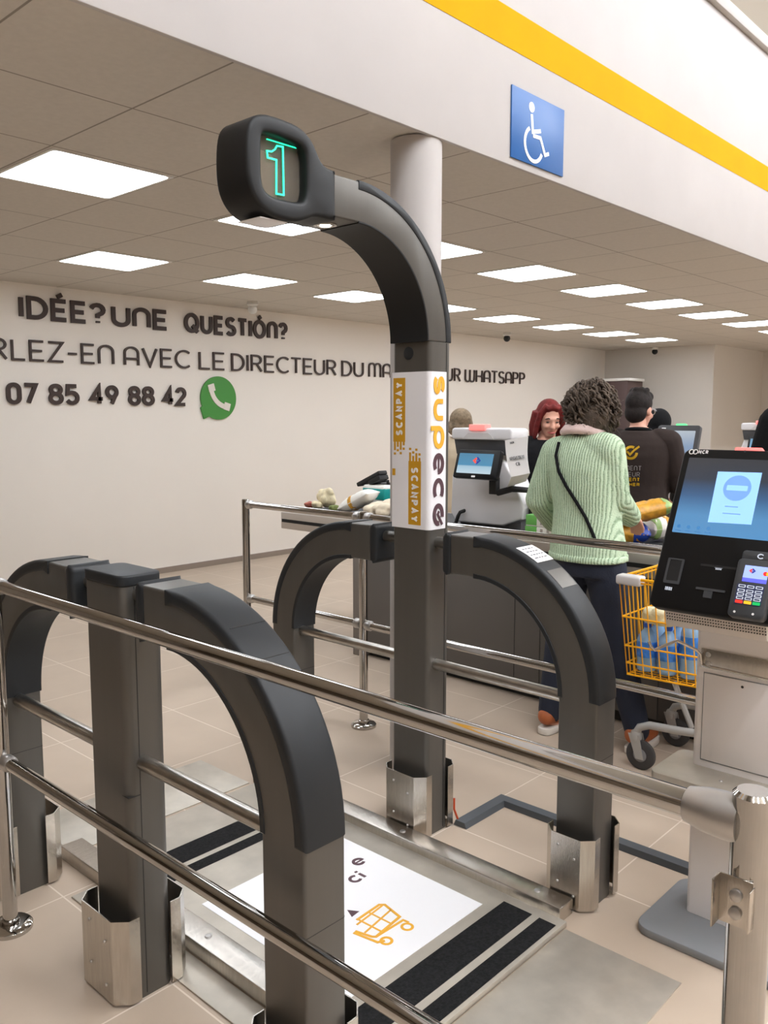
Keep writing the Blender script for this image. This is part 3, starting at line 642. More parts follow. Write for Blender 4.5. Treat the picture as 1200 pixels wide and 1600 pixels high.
# ================================================================ handrails
def post_m(m,x,y,h,r,base=True):
    m.lathe([(r,0),(r,h-.004),(r-.004,h)],(x,y,0),n=28); 
    return m
def rail_post(t,x,y,h,r,flange=True,m='chrome'):
    p=MB().lathe([(r,0.002),(r,h-.005),(r-.005,h)],(x,y,0),n=28).build('post',m,t)
    if flange: MB().lathe([(.062,0),(.062,.012),(.055,.018),(r+.006,.02),(r+.006,.034),(r,.036)],(x,y,0),n=32).build('floor_flange',m,p)
    return p
hr=thing('handrail','polished steel handrail with two bars running across the foreground','handrail',(.991,1.4,0))
rail_post(hr,.991,2.43,1.06,.021)
rp=rail_post(hr,.991,.325,1.085,.024)
for z in (1.044,.525):
    b=MB().cyl((.991,.33,z),(.991,2.42,z),.0178,24).build('rail',"chrome",hr)
    MB().lathe([(.021,0),(.0235,.01),(.0235,.035),(.0185,.042)],(.991,2.41,z),(0,-1,0),22).build('connector','satin',b)
    MB().lathe([(.028,.012),(.0285,.03),(.027,.055),(.0215,.078),(.018,.08)],(.991,.325,z),(0,1,0),28).build('connector','satin',b)
br=MB(); q=onx(1165,1395,.967); 
br.box(.9655,.968,.312,.352,.925,.985,.001); br.box(.945,.968,.350,.3525,.925,.985,.001); br.box(.950,.968,.3105,.3125,.930,.98,.001)
bk=br.build('bracket','steel',rp)
b=MB()
for zz in (.942,.964): b.lathe([(.0075,0),(.0075,.003),(.004,.005)],(.9655,.331,zz),(-1,0,0),14)
b.build('bolts','satin',bk)
h2=thing('handrail','polished steel handrail with two bars behind the gates, in front of the dark counter','handrail',(2.9,2.3,0))
for y in (3.715,2.812,.98): rail_post(h2,2.9,y,1.065,.021)
for z in (1.038,.512):
    b=MB().cyl((2.9,.98,z),(2.9,3.70,z),.0178,24).build('rail','chrome',h2)
    for y,d in ((3.715,-1),(2.812,1),(2.812,-1)): MB().lathe([(.02,.018),(.0245,.024),(.0245,.05),(.0185,.058)],(2.9,y,z),(0,d,0),22).build('connector','satin',b)
#PART3
# ================================================================ self-checkout kiosk at the right
ks=thing('checkout_kiosk','white self-checkout kiosk with a black tilted screen and card terminal, nearest the viewer','kiosk',(2.4,.83,0))
MB().prism(rrect(2.235,2.60,.60,1.06,.05,6),(0,0,0),X_,Y_,Z_,0,.026,.005,2).build('base_plate','base_grey',ks)
kc=MB().prism(rrect(2.405,2.56,.685,.972,.012,4),(0,0,0),X_,Y_,Z_,.026,.95).build('column','kiosk_white',ks)
a=onx(1112,1050,2.405); b=onx(1095,1185,2.405)
pnl=MB().box(2.4015,2.407,.715,.945,.515,.775,.002).build('access_panel','kiosk_white',kc)
s=MB()
for y0,y1,z0,z1 in ((.9445,.947,.513,.777),(.713,.7155,.513,.777),(.713,.947,.7755,.778),(.713,.947,.512,.5145)): s.box(2.4035,2.4055,y0,y1,z0,z1)
s.build('panel_gap','base_grey',kc)
MB().lathe([(.004,0),(.003,.002)],(2.4015,.835,.757),(-1,0,0),12).build('lock','seam',pnl)
sh=MB().prism(rrect(2.27,2.50,.62,1.045,.03,6),(0,0,0),X_,Y_,Z_,.462,.492,.003,2).build('shelf','steel_plate',ks)
MB().lathe([(.006,0),(.004,.003)],(2.34,.86,.492),(0,0,1),14).build('shelf_bolt','satin',sh)
hp=MB().box(2.400,2.405,.70,.955,.792,.848,.001).build('hook_plate','steel',ks)
b_=MB()
for y in (.935,.735):
    for z in (.806,.832): b_.lathe([(.008,0),(.006,.003),(.003,.004)],(2.40,y,z),(-1,0,0),12)
b_.build('plate_bolts','satin',hp)
MB().tube([(2.403,.72,.793),(2.401,.93,.797),(2.398,.952,.80),(2.394,.956,.83),(2.38,.962,.845),tuple(onx(1058,1001,2.33)),tuple(onx(1040,1008,2.29)),tuple(onx(1022,1016,2.25)),tuple(onx(1017,1010,2.245)),tuple(onx(1014,1002,2.243))],.0045,8).build('bag_hook','steel',ks)
hous=MB().prism([(2.13,1.012),(2.145,.965),(2.30,.925),(2.405,.905),(2.56,.905),(2.56,1.30),(2.40,1.41),(2.33,1.41)],(0,0,0),X_,Z_,-Y_,-.955,-.69,.008,2).build('housing','kiosk_grey',ks)
pf=MB(); n_=Vector((-.05,0,-.015)).normalized()
for i in range(38):
    for j in range(4):
        q=V(2.1305+.0026*j,.945-.0068*i,1.008-.008*j); pf.box(q.x-.0013,q.x+.001,q.y-.0014,q.y+.0014,q.z-.0014,q.z+.0014)
pf.build('speaker_holes','seam',hous,flat=True)
KP=V(2.10,.985,1.02); Ku=-Y_; Kv=V(.197,0,.412).normalized(); Kn=V(-Kv.z,0,Kv.x)
def kf(x,y,off=0):
    d=_ray(x,y); O=KP+Kn*off; C=V(0,0,CAMH); t=(O-C).dot(Kn)/d.dot(Kn); q=C+d*t-O; return (q.dot(Ku),q.dot(Kv))
KW,KH=.325,.456
head=MB().prism(rrect(0,KW,0,KH,.022,6),KP,Ku,Kv,Kn,-.035,0,.006,3).build('screen_head','kiosk_black',ks)
s0=kf(1077,715); s1=kf(1050,831)
sx0,sx1,sy0,sy1=s1[0],KW-s1[0],s1[1],s0[1]
M['kscreen']=screen_mat('kiosk_screen',(KP+Kv*sy0).z,(KP+Kv*sy1).z,[(0,(92,158,214)),(.25,(92,155,208)),(.5,(62,104,150)),(.72,(52,62,78)),(1,(58,60,66))],.6)  # dark top partly paints the display's dimming at a steep viewing angle
MB().prism(rrect(sx0,sx1,sy0,sy1,.002,2),KP,Ku,Kv,Kn,-.002,.0006).build('display','kscreen',head)
d0=kf(1122,737); d1=kf(1174,820); d2=kf(1106,816); d3=kf(1191,739)
dl=MB().prism([d2,d1,d3,d0],KP,Ku,Kv,Kn,.0005,.0011).build('display_window','dialog',head)
c0=kf(1152,763); cr=abs(kf(1174,764)[0]-c0[0])
g=MB().prism([(c0[0]+cr*math.cos(R(a)),c0[1]+cr*math.sin(R(a))) for a in range(0,360,12)],KP,Ku,Kv,Kn,.001,.0014)
for yy,wd in ((803,.046),(792,.034)):
    q=kf(1143,yy); g.prism(rrect(q[0]-wd/2,q[0]+wd/2,q[1]-.0014,q[1]+.0014,.001,2),KP,Ku,Kv,Kn,.001,.0014)
g.build('stop_symbol','dialog_dark',head)
MB().prism(rrect(c0[0]-.027,c0[0]+.027,c0[1]-.0075,c0[1]+.0075,.002,2),KP,Ku,Kv,Kn,.0012,.0018).build('stop_bar','dialog',head)
g=MB()
for x,y in ((1061,822),(1076,823.5),(1091.5,825),(1107,826)):
    q=kf(x,y); g.prism([(q[0]+.005*math.cos(R(a)),q[1]+.005*math.sin(R(a))) for a in range(0,360,45)],KP,Ku,Kv,Kn,.0004,.001); g.prism(rrect(q[0]-.008,q[0]+.008,q[1]-.0125,q[1]-.0105,.0005,1),KP,Ku,Kv,Kn,.0004,.001)
g.build('display_icons','icon_blue',head)
g=MB(); q=kf(1082,706); r_=kf(1096,707)
for dx_ in (0,.011): g.ribbon(arc(q[0]-.002+dx_,q[1],.0065,.0065,0,360,14)[:-1],.0022,KP,Ku,Kv,Kn,.0002,.0008,True)
put_text(g,'NCR',q[0]+.018,q[0]+.044,q[1]-.005,.0105,.0022,KP,Ku,Kv,Kn,.0002,.0008); g.build('maker_mark','white_print',head)
# scanner window, slots
q0=kf(1036,910); q1=kf(1068,874)
MB().prism(rrect(q0[0],q1[0]+.004,q0[1],q1[1],.003,3),KP,Ku,Kv,Kn,.0,.002,hole=rrect(q0[0]+.006,q1[0]-.002,q0[1]+.008,q1[1]-.004,.002,3)).build('scanner_frame','terminal',head)
MB().prism(rrect(q0[0]+.005,q1[0]-.001,q0[1]+.007,q1[1]-.003,.002,2),KP,Ku,Kv,Kn,-.001,.0005).build('scanner_window','slot_black',head)
g=MB(); q=kf(1096,877); q2=kf(1156,882); g.prism(rrect(q[0],q2[0],q[1]-.012,q[1]-.006,.001,2),KP,Ku,Kv,Kn,0,.001); g.build('receipt_slot','slot_black',head)
g=MB(); q=kf(1088,919); g.prism(rrect(q[0],q[0]+.075,q[1]-.003,q[1]+.003,.001,2),KP,Ku,Kv,Kn,0,.004); g.prism(rrect(q[0]+.022,q[0]+.044,q[1]-.022,q[1]-.003,.001,2),KP,Ku,Kv,Kn,0,.003); g.build('coupon_tray','terminal',head)
g=MB(); q=kf(1044,919)
for k in range(6): g.prism(rrect(q[0]-.008+.0032*k,q[0]-.0064+.0032*k+.0006*(k%2),q[1]-.005,q[1]+.004,.0002,1),KP,Ku,Kv,Kn,0,.0007)
g.build('barcode_mark','key',head)
g=MB(); q=kf(1123,887); g.prism(rrect(q[0]-.010,q[0]+.010,q[1]-.001,q[1]+.001,.0003,1),KP,Ku,Kv,Kn,0,.0007)
for k in range(4): g.prism(rrect(q[0]-.007+k*.004,q[0]-.0045+k*.004,q[1]-.006,q[1]-.002,.0003,1),KP,Ku,Kv,Kn,0,.0007)
g.build('receipt_mark','key',head)
q=kf(1148,697); MB().prism(rrect(q[0],q[0]+.072,KH-.004,KH+.009,.004,4),KP,Ku,Kv,Kn,-.026,-.004,.002,2).build('status_lamp','red_lamp',head)
q=kf(1164,705); MB().prism([(q[0]+.003*math.cos(R(a)),q[1]+.003*math.sin(R(a))) for a in range(0,360,30)],KP,Ku,Kv,Kn,0,.0006).build('camera_lens','terminal',head)
# card terminal
TO=.03
t0=kf(1161,871,TO); t1=kf(1139,945,TO)
tx0=t1[0]-.002; tx1=tx0+.088; ty0=kf(1141,962,TO)[1]; ty1=t0[1]+.0
tm=MB().prism(rrect(tx0,tx1,ty0,ty1,.012,5),KP,Ku,Kv,Kn,.0,TO,.006,2).build('card_terminal','terminal',ks)
q=kf(1168,857,TO); MB().prism(rrect(tx0+.006,tx1-.006,ty1-.006,ty1+.022,.008,4),KP,Ku,Kv,Kn,.0,TO-.004,.004,2).build('contactless_hood','terminal',tm)
g=MB(); q=kf(1197,866,TO); g.ribbon(arc(tx0+.052,ty1+.008,.007,.0055,40,320,12),.0022,KP,Ku,Kv,Kn,TO-.004,TO-.0034); g.build('contactless_mark','key',tm)
e0=kf(1166,883,TO); e1=kf(1159,908,TO); ex1=tx1-.010
MB().prism([(e1[0],e1[1]+.010),(ex1,e1[1]+.010),(ex1,e0[1]),(e1[0]+.001,e0[1])],KP,Ku,Kv,Kn,TO,TO+.0007).build('terminal_display','scr_blue',tm)
MB().prism([(e1[0],e1[1]),(ex1,e1[1]),(ex1,e1[1]+.010),(e1[0],e1[1]+.010)],KP,Ku,Kv,Kn,TO,TO+.0007).build('terminal_softkeys','scr_violet',tm)
cxm=e1[0]+.020; cym=(e0[1]+e1[1])/2+.008
def arrows(t,cx,cy,s,fr,d):
    A=MB().prism([(cx-1.2*s,cy),(cx-.3*s,cy+.8*s),(cx+.1*s,cy+.5*s),(cx-.25*s,cy),(cx+.1*s,cy-.5*s),(cx-.3*s,cy-.8*s)],*fr,d,d+.0008)
    A.build('arrow_mark_red','logo_red',t)
    B=MB().prism([(cx+1.3*s,cy),(cx+.4*s,cy+.9*s),(cx-.1*s,cy+1.0*s),(cx+.15*s,cy+.4*s),(cx-.05*s,cy+.15*s),(cx+.6*s,cy+.12*s),(cx+.6*s,cy-.12*s),(cx-.05*s,cy-.15*s),(cx+.15*s,cy-.4*s),(cx-.1*s,cy-1.0*s),(cx+.4*s,cy-.9*s)],*fr,d,d+.0008)
    B.build('arrow_mark_blue','logo_blue',t)
arrows(tm,cxm,cym,.0065,(KP,Ku,Kv,Kn),TO+.0006)
for dx_,m_ in ((.0,'key_red'),(.007,'key_yellow')): MB().prism([(cxm+.032+dx_+.0055*math.cos(R(a)),cym-.004+.0055*math.sin(R(a))) for a in range(0,360,24)],KP,Ku,Kv,Kn,TO+.0006,TO+.0013+dx_*.01).build('card_mark',m_,tm)
kx=[kf(x,917,TO)[0] for x in (1164.5,1179,1193.5)]; ky=[kf(1170,y,TO)[1] for y in (917,924,930,936)]
MB().prism(rrect(tx0+.012,tx1-.012,ky[3]-.016,ky[0]+.006,.003,3),KP,Ku,Kv,Kn,TO,TO+.0006).build('keypad','key_navy',tm)
kdx=(tx1-tx0-.026)/3
for i in range(3):
    for j in range(4):
        x=tx0+.0135+kdx*(i+.5); MB().prism(rrect(x-kdx*.41,x+kdx*.41,ky[j]-.0036,ky[j]+.0036,.0015,2),KP,Ku,Kv,Kn,TO+.0004,TO+.0022,hole=rrect(x-kdx*.31,x+kdx*.31,ky[j]-.0019,ky[j]+.0019,.0008,2)).build('number_key','key',tm)
    x=tx0+.0135+kdx*(i+.5); MB().prism(rrect(x-kdx*.42,x+kdx*.42,ky[3]-.0135,ky[3]-.006,.001,2),KP,Ku,Kv,Kn,TO+.0004,TO+.0024).build(('cancel_key','correct_key','confirm_key')[i],('key_red','key_yellow','key_green')[i],tm)
g=MB()
for x in (.018,.062): g.prism([(tx0+x+.003*math.cos(R(a)),ty0+.012+.003*math.sin(R(a))) for a in range(0,360,30)],KP,Ku,Kv,Kn,TO,TO+.0008)
g.build('guide_lights','lamp_led' if False else 'white_print',tm)
# ================================================================ counter
def counter(label,dx=0,dy=0,y0=-.3):
    t=thing('checkout_counter',label,'counter',(4.1+dx,1.7+dy,0))
    MB().box(3.77+dx,4.45+dx,y0+dy,3.66+dy,.07,.755,.004).build('cabinet','cabinet',t)
    MB().box(3.765+dx,4.455+dx,3.655+dy,3.745+dy,.0,.755,.004).build('end_panel','cabinet_end',t)
    MB().box(3.83+dx,4.40+dx,y0+dy,3.66+dy,0,.07).build('plinth','seam',t)
    b=MB().box(3.76+dx,4.50+dx,y0+dy,4.43+dy,.755,.868,.004).build('steel_band','band',t)
    MB().box(3.7585+dx,3.762+dx,y0+dy,4.42+dy,.800,.822).build('slot','slot_black',b)
    MB().box(3.80+dx,4.46+dx,y0+dy,4.40+dy,.866,.871).build('belt','belt',t)
    s=MB()
    for yy in (2.52,2.36,1.7,.9): s.box(3.7685+dx,3.771+dx,yy-.0015+dy,yy+.0015+dy,.075,.75)
    s.build('panel_joints','seam',t)
    MB().tube([(3.77+dx,1.70+dy,.82),(3.745+dx,1.69+dy,.76),(3.75+dx,1.66+dy,.70),(3.77+dx,1.63+dy,.66)],.004,8).build('cord','slot_black',t)
    return t
counter('long dark grey checkout counter behind the second handrail, groceries on top')
counter('second dark checkout counter far behind the people, under the distant white scanner',4.05,-.15)
# white desktop scanner
def scanner(label,ox=0,oy=0,oz=0):
    t=thing('desktop_scanner',label,'scanner',(4.1+ox,2.84+oy,.871+oz)); D=V(ox,oy,oz)
    fr=lambda X:((X+ox,oy,oz),-Y_,Z_,-X_)
    def P(x,y,X): q=onx(x,y,X); return (-q.y,q.z)
    X=3.95
    MB().prism([P(706,744,X),P(704,800,X),P(712,815,X),P(785,822,X),P(815,812,X),P(819,795,X),P(800,745,X),P(775,700,X),P(718,700,X)],*fr(X),-.15,0,.012,3).build('body','scan_white',t)
    MB().box(3.97+ox,4.09+ox,2.70+oy,3.05+oy,.871+oz,.93+oz,.004).build('foot','scan_dark',t)
    hd=MB().prism(rrect(-3.075,-2.655,1.385,1.452,.02,4),*fr(3.91),-.17,0,.012,3).build('head','scan_white',t)
    MB().prism([(-3.07,1.395),(-2.66,1.395),(-2.69,1.30),(-3.05,1.30)],*fr(3.925),-.14,0,.01,2).build('hood','scan_dark',t)
    MB().prism([(-2.99,1.39),(-2.77,1.39),(-2.81,1.425),(-2.95,1.425)],*fr(3.91),0,.004).build('lamp_holder','bumper',hd)
    MB().box(3.90+ox,3.96+ox,2.83+oy,2.94+oy,1.44+oz,1.472+oz,.004).build('status_lamp','red_lamp',hd)
    # tilted display
    SP=V(3.80+ox,0+oy,1.175+oz); Sv=V(.30,0,.95).normalized(); Sn=V(-Sv.z,0,Sv.x)
    q=onx(707,743,3.80); q2=onx(775,749,3.80); y0,y1=q.y,q2.y; Hh=.165
    fr2=(SP,-Y_,Sv,Sn)
    sc_=MB().prism(rrect(-y0,-y1,0,Hh,.012,4),*fr2,-.03,0,.004,2).build('screen','kiosk_black',t)
    M.setdefault('sscreen',screen_mat('scanner_screen',1.20,1.33,[(0,(206,228,240)),(.32,(170,205,225)),(.36,(80,150,190)),(1,(84,138,170))],.6))
    MB().prism(rrect(-y0+.02,-y1-.045,.028,Hh-.022,.002,2),*fr2,0,.001).build('display','sscreen',sc_)
    arrows(sc_,-(y0+y1)/2-.004,Hh*.62,.022,fr2,.001)
    MB().prism(rrect(-(y0+y1)/2-.02,-(y0+y1)/2+.006,.006,.016,.002,2),*fr2,0,.001).build('maker_mark','white_print',sc_)
    c=[onx(x,y,3.945) for x,y in ((726,797),(722,800),(719,806),(716,815),(714,818))]
    MB().tube([c[0]+D+V(.02,0,0)]+[p+D-V(.02,0,0) for p in c[1:]]+[V(c[-1].x-.03,c[-1].y+.02,.884)+D],.011,10).build('cable','slot_black',t)
    return t
scanner('white desktop scanner with a small tilted screen and red lamp on the dark counter')
scanner('white scanner far behind, partly hidden by the black clothed person at the right edge',4.05,-.18,.005)
# paper notice on a black bracket
X=3.82; fr=((0,0,0),-Y_,Z_,-X_)
pn=thing('paper_notice','white paper notice curling forward on a black bracket, right of the desktop scanner','paper notice',(3.85,2.55,.871))
A=onx(789,688,X); B=onx(825,682,X); C=onx(807,745,X); D_=onx(836,739,X)
rows=[]
for k in range(9):
    f=k/8; bow=.035*math.sin(f*PI)
    l=A.lerp(C,f); r=B.lerp(D_,f); off=V(-.02*f*f*2,0,0); mid=V(0,.020*math.sin(f*PI*.9),0)
    rows.append((l+off+mid,r+off+mid))
def sheet(rows,th,nrm):
    tb=MB(); P=[a for a,b in rows]+[b for a,b in reversed(rows)]
    tb2=bmesh.new(); g=[]
    for a,b in rows: g.append([tb2.verts.new(a),tb2.verts.new(b),tb2.verts.new(b+nrm*th),tb2.verts.new(a+nrm*th)])
    for r0,r1 in zip(g,g[1:]):
        for k in range(4): tb2.faces.new((r0[k],r0[(k+1)%4],r1[(k+1)%4],r1[k]))
    tb2.faces.new(g[0]); tb2.faces.new(g[-1]); tb._add(tb2); return tb
sheet(rows,.0012,X_).build('sheet','paper',pn)
l,r=rows[-1]; l2=onx(792,762,3.90); r2=onx(822,752,3.90)
sheet([(l,r),(l2,r2)],.0012,Z_).build('folded_flap','paper',pn)
ex=(B-A).normalized(); ez=-(V(0,0,1)-ex*ex.z).normalized()
t1_,t2_,t3_=MB(),MB(),MB(); up=(A.lerp(B,.5)-C.lerp(D_,.5)).normalized(); Q=rows[5][0]
put_text(t1_,'UnIQUEmEnT',0.024,.118,.012,.018,.0017,Q-X_*.003,ex,up,-X_,0,.0012,.2); put_text(t2_,'CB',.058,.082,-.022,.018,.0026,Q-X_*.009,ex,up,-X_,0,.0012,.2)
Q=rows[0][0]; put_text(t3_,'nCR',.03,.055,-.024,.010,.002,Q-X_*.003,ex,up,-X_,0,.0012,.2); [q_.build('print_line','ink',pn) for q_ in (t1_,t2_,t3_)]
k=MB(); q=onx(770,752,3.93); k.box(3.90,3.94,onx(778,760,3.92).y,onx(767,760,3.92).y,onx(772,772,3.92).z,onx(772,746,3.92).z,.003)
k.tube([tuple(onx(778,770,3.92)),tuple(onx(800,764,3.90)),tuple(onx(826,766,3.95)),tuple(onx(832,790,4.0)),V(onx(828,800,4.0).x,onx(828,800,4.0).y,.872)],.018,10); k.build('bracket','black',pn)
# distant tablet kiosk
def tablet(label,X):
    a=onx(1025,664,X); b=onx(1092,664,X); c=onx(1085,724,X)
    t=thing('tablet_kiosk',label,'kiosk',(X+.1,(a.y+b.y)/2,0))
    O=V(X-.1,a.y,1.02); Hh=.50; Sv=V(.14,0,.45).normalized(); Sn=V(-Sv.z,0,Sv.x); Wd=a.y-b.y
    Hh=(a.z-1.02)/Sv.z; fr=(O,-Y_,Sv,Sn)
    h=MB().prism(rrect(0,Wd,0,Hh,.02,4),*fr,-.035,0,.006,2).build('screen_head','scan_dark',t)
    mz0=O.z+.04; M['tscreen']=screen_mat('tablet_screen',mz0,O.z+Hh,[(0,(92,128,176)),(.6,(126,150,182)),(.85,(186,196,206)),(1,(206,212,216))],.6)
    MB().prism(rrect(.022,Wd-.03,.03,Hh-.04,.004,2),*fr,0,.001).build('display','tscreen',h)
    MB().prism(rrect(.03,Wd*.62,.05,Hh*.72,.002,2),*fr,.0008,.0016).build('display_window','dialog',h)
    MB().prism(rrect(Wd*.42,Wd*.65,Hh-.004,Hh+.012,.004,3),*fr,-.03,-.004).build('status_lamp','green_lamp',h)
    MB().prism(rrect(.03,.06,Hh-.03,Hh-.02,.003,2),*fr,0,.0008).build('maker_mark','white_print',h)
    MB().box(X+.06,X+.2,b.y+.02,a.y-.02,.02,1.2,.01).build('column','kiosk_white',t)
    MB().box(X-.1,X+.3,b.y-.04,a.y+.04,0,.02,.004).build('base_plate','base_grey',t)
    return t
tablet('grey framed checkout tablet with a green lamp on top, behind the brown T-shirt',5.65)
#PART4
# ================================================================ trolley
tr=thing('shopping_trolley','yellow wire shopping trolley with grey corner bumper, between the green cardigan and the kiosk','trolley',(3.5,1.35,0))
xa,xb=3.31,3.74; yn,ye=1.685,.86; zt,zb=.835,.405
def tw(pts,r=.0035,closed=False): 
    w_.tube(pts,r,6,closed)
w_=MB()
def ring(f):      # basket outline at height fraction f (0 bottom, 1 rim)
    z=zb+(zt-zb)*f; i=.045*(1-f); n=.03*(1-f)
    return (xa+i,xb-i,yn-n,ye,z)
def sk(f,z_s=0): 
    x0,x1,y1,y0,z=ring(f); return [(x0,y0,z+z_s),(x0,y1,z),(x1,y1,z),(x1,y0,z+z_s)]
for f,r_ in ((1,.0065),(.965,.004),(.6,.0042),(.30,.0042),(.12,.0042),(0.0,.0045)): tw(sk(f,.0 if f>.4 else .02),r_)
for k in range(12):
    f=k/11
    p=[];
    for ff in (1,0): x0,x1,y1,y0,z=ring(ff); p.append((x0+(x1-x0)*f,y1,z))
    tw(p,.0026)
n=22
for k in range(n):
    f=k/(n-1)
    for side in (0,1):
        p=[]
        for ff in (1,0): x0,x1,y1,y0,z=ring(ff); p.append(((x0,x1)[side],y1+(y0-y1)*f,z+(.02*f if ff==0 else 0)))
        tw(p,.0026)
x0,x1,y1,y0,z=ring(0)
for k in range(1,10): tw([(x0+(x1-x0)*k/10,y1,z),(x0+(x1-x0)*k/10,y0,z+.02)],.0026)
for k in range(1,14): y=y1+(y0-y1)*k/14; tw([(x0,y,z+.02*k/14),(x1,y,z+.02*k/14)],.0026)
bk=w_.build('basket','yellow_wire',tr)
MB().box(xa-.012,xa+.05,yn-.10,yn+.012,zt-.03,zt+.012,.01,3).build('corner_bumper','bumper',bk)
MB().box(xb-.05,xb+.012,yn-.10,yn+.012,zt-.03,zt+.012,.01,3).build('corner_bumper','bumper',bk)
fr_=MB()
for x in (3.345,3.70):
    fr_.tube([(x,1.60,.155),(x,1.585,.185),(x,1.54,.205),(x,1.40,.215),(x,1.10,.25),(x,.88,.29),(x,.84,.34),(x,.83,.43),(x,.79,.98)],.017,12)
fr_.tube([(3.345,1.15,.245),(3.70,1.15,.245)],.013,10); fr_.tube([(3.33,.79,.98),(3.715,.79,.98)],.015,10)
fr_.tube([(3.40,1.38,.22),(3.38,1.42,.33),(3.37,1.45,.41)],.012,8); fr_.tube([(3.66,1.38,.22),(3.68,1.42,.33),(3.69,1.45,.41)],.012,8)
fr_.build('frame','trolley_grey',tr)
for x,y in ((3.345,1.60),(3.70,1.60),(3.345,.90),(3.70,.90)):
    c=MB(); c.lathe([(.024,.128),(.026,.15),(.02,.165)],(x,y,0),n=18)
    for d in (-.018,.018): c.prism([(-.022,.155),(.028,.155),(-.01,.05),(-.045,.05)],(x,y,0),Y_,Z_,X_,d-.002,d+.002)
    fk=c.build('caster','trolley_grey',tr)
    wh=MB().lathe([(.03,-.011),(.058,-.012),(.065,-.007),(.065,.007),(.058,.012),(.03,.011)],(x,y-.025,.0655),(1,0,0),28).build('wheel','rubber',fk)
    MB().lathe([(.012,-.0165),(.032,-.0125),(.032,.0125),(.012,.0165)],(x,y-.025,.0655),(1,0,0),20).build('hub','scan_grey',fk) if False else MB().lathe([(.008,-.016),(.03,-.0125),(.03,.0125),(.008,.016)],(x,y-.025,.0655),(1,0,0),20).build('wheel_hub','scan_grey',fk)
# shopping in the trolley
k=0; bp=None
spots=[(3.42,1.60),(3.52,1.60),(3.62,1.595),(3.42,1.505),(3.52,1.50),(3.62,1.50),(3.43,1.41),(3.53,1.40),(3.63,1.405)]
desc=['nearest the corner bumper, front left of the trolley','in the middle of the trolley nose','in the far corner of the trolley nose','second row back, on the near side of the trolley','second row back, in the middle of the trolley','second row back, on the far side of the trolley','third row back, beside the kiosk column','third row back, in the middle beside the kiosk','third row back, on the far side beside the kiosk']
for (x,y),d in zip(spots,desc):
    if bp is None:
        t=thing('water_bottle','blue labelled water bottle, '+d,'bottle',(x,y,.422),'water bottles in the trolley'); t.scale=(1,1,.72)
        MB().lathe([(.036,0),(.041,.006),(.042,.03),(.039,.06),(.042,.075),(.042,.19),(.036,.215),(.016,.252),(.0145,.268)],(x,y,.422),n=20).build('bottle_body','bottle',t)
        MB().lathe([(.0425,.085),(.0432,.09),(.0432,.175),(.0425,.18)],(x,y,.422),n=20).build('bottle_label','bottle_label',t)
        MB().lathe([(.0155,.262),(.0165,.266),(.0165,.286),(.014,.288)],(x,y,.422),n=18).build('bottle_cap','cap_blue',t); bp=t
    else:
        t=copy_tree(bp); t.location=(x,y,.422+.0012*(1.6-y)*12); t.scale=(1,1,.72 if y>1.45 else 1); tag(t,'blue labelled water bottle, '+d,'bottle')
def blob(name,c,r,n,m,label,cat,sd,jit=.6,rr=.42):
    random.seed(sd); b=MB()
    b.ell(c,[q*.8 for q in r],seg=14)
    for k in range(n):
        a=random.uniform(0,2*PI); z=random.uniform(-.5,1); q=math.sqrt(max(0,1-z*z))
        b.ell((c[0]+r[0]*.62*q*math.cos(a),c[1]+r[1]*.62*q*math.sin(a),c[2]+r[2]*.62*z),(r[0]*rr,r[1]*rr,r[2]*rr),seg=10)
    me=remesh(b,.006,2); return link_c(name,me,m,label,cat)
def remesh(mb,vox,it=3):
    bmesh.ops.recalc_face_normals(mb.bm,faces=mb.bm.faces)
    me=bpy.data.meshes.new('t'); mb.bm.to_mesh(me); mb.bm.free(); o=bpy.data.objects.new('t',me); COL.objects.link(o)
    md=o.modifiers.new('r','REMESH'); md.mode='VOXEL'; md.voxel_size=vox
    if it: sm=o.modifiers.new('s','SMOOTH'); sm.iterations=it; sm.factor=.5
    dg=bpy.context.evaluated_depsgraph_get(); dg.update(); res=bpy.data.meshes.new_from_object(o.evaluated_get(dg)); bpy.data.objects.remove(o); bpy.data.meshes.remove(me)
    return res
def smooth_me(me): me.polygons.foreach_set('use_smooth',[True]*len(me.polygons)); return me
def child(name,me,m,parent):
    me.transform(Matrix.Translation(-LOC[parent.name])); smooth_me(me); me.materials.clear(); me.materials.append(M[m])
    o=bpy.data.objects.new(name,me); COL.objects.link(o); o.parent=parent; LOC[o.name]=LOC[parent.name]; return o
def link_c(name,me,m,label,cat,group=None):
    vs=me.vertices; c=V(sum(v.co.x for v in vs)/len(vs),sum(v.co.y for v in vs)/len(vs),min(v.co.z for v in vs))
    me.transform(Matrix.Translation(-c)); smooth_me(me); me.materials.clear(); me.materials.append(M[m])
    o=bpy.data.objects.new(name,me); COL.objects.link(o); o.location=c; LOC[o.name]=c; return tag(o,label,cat,group)
blob('cauliflower',(3.41,1.535,.672),(.075,.085,.055),16,'cauli','pale cauliflower lying on the bottles near the trolley corner bumper','vegetable',3)
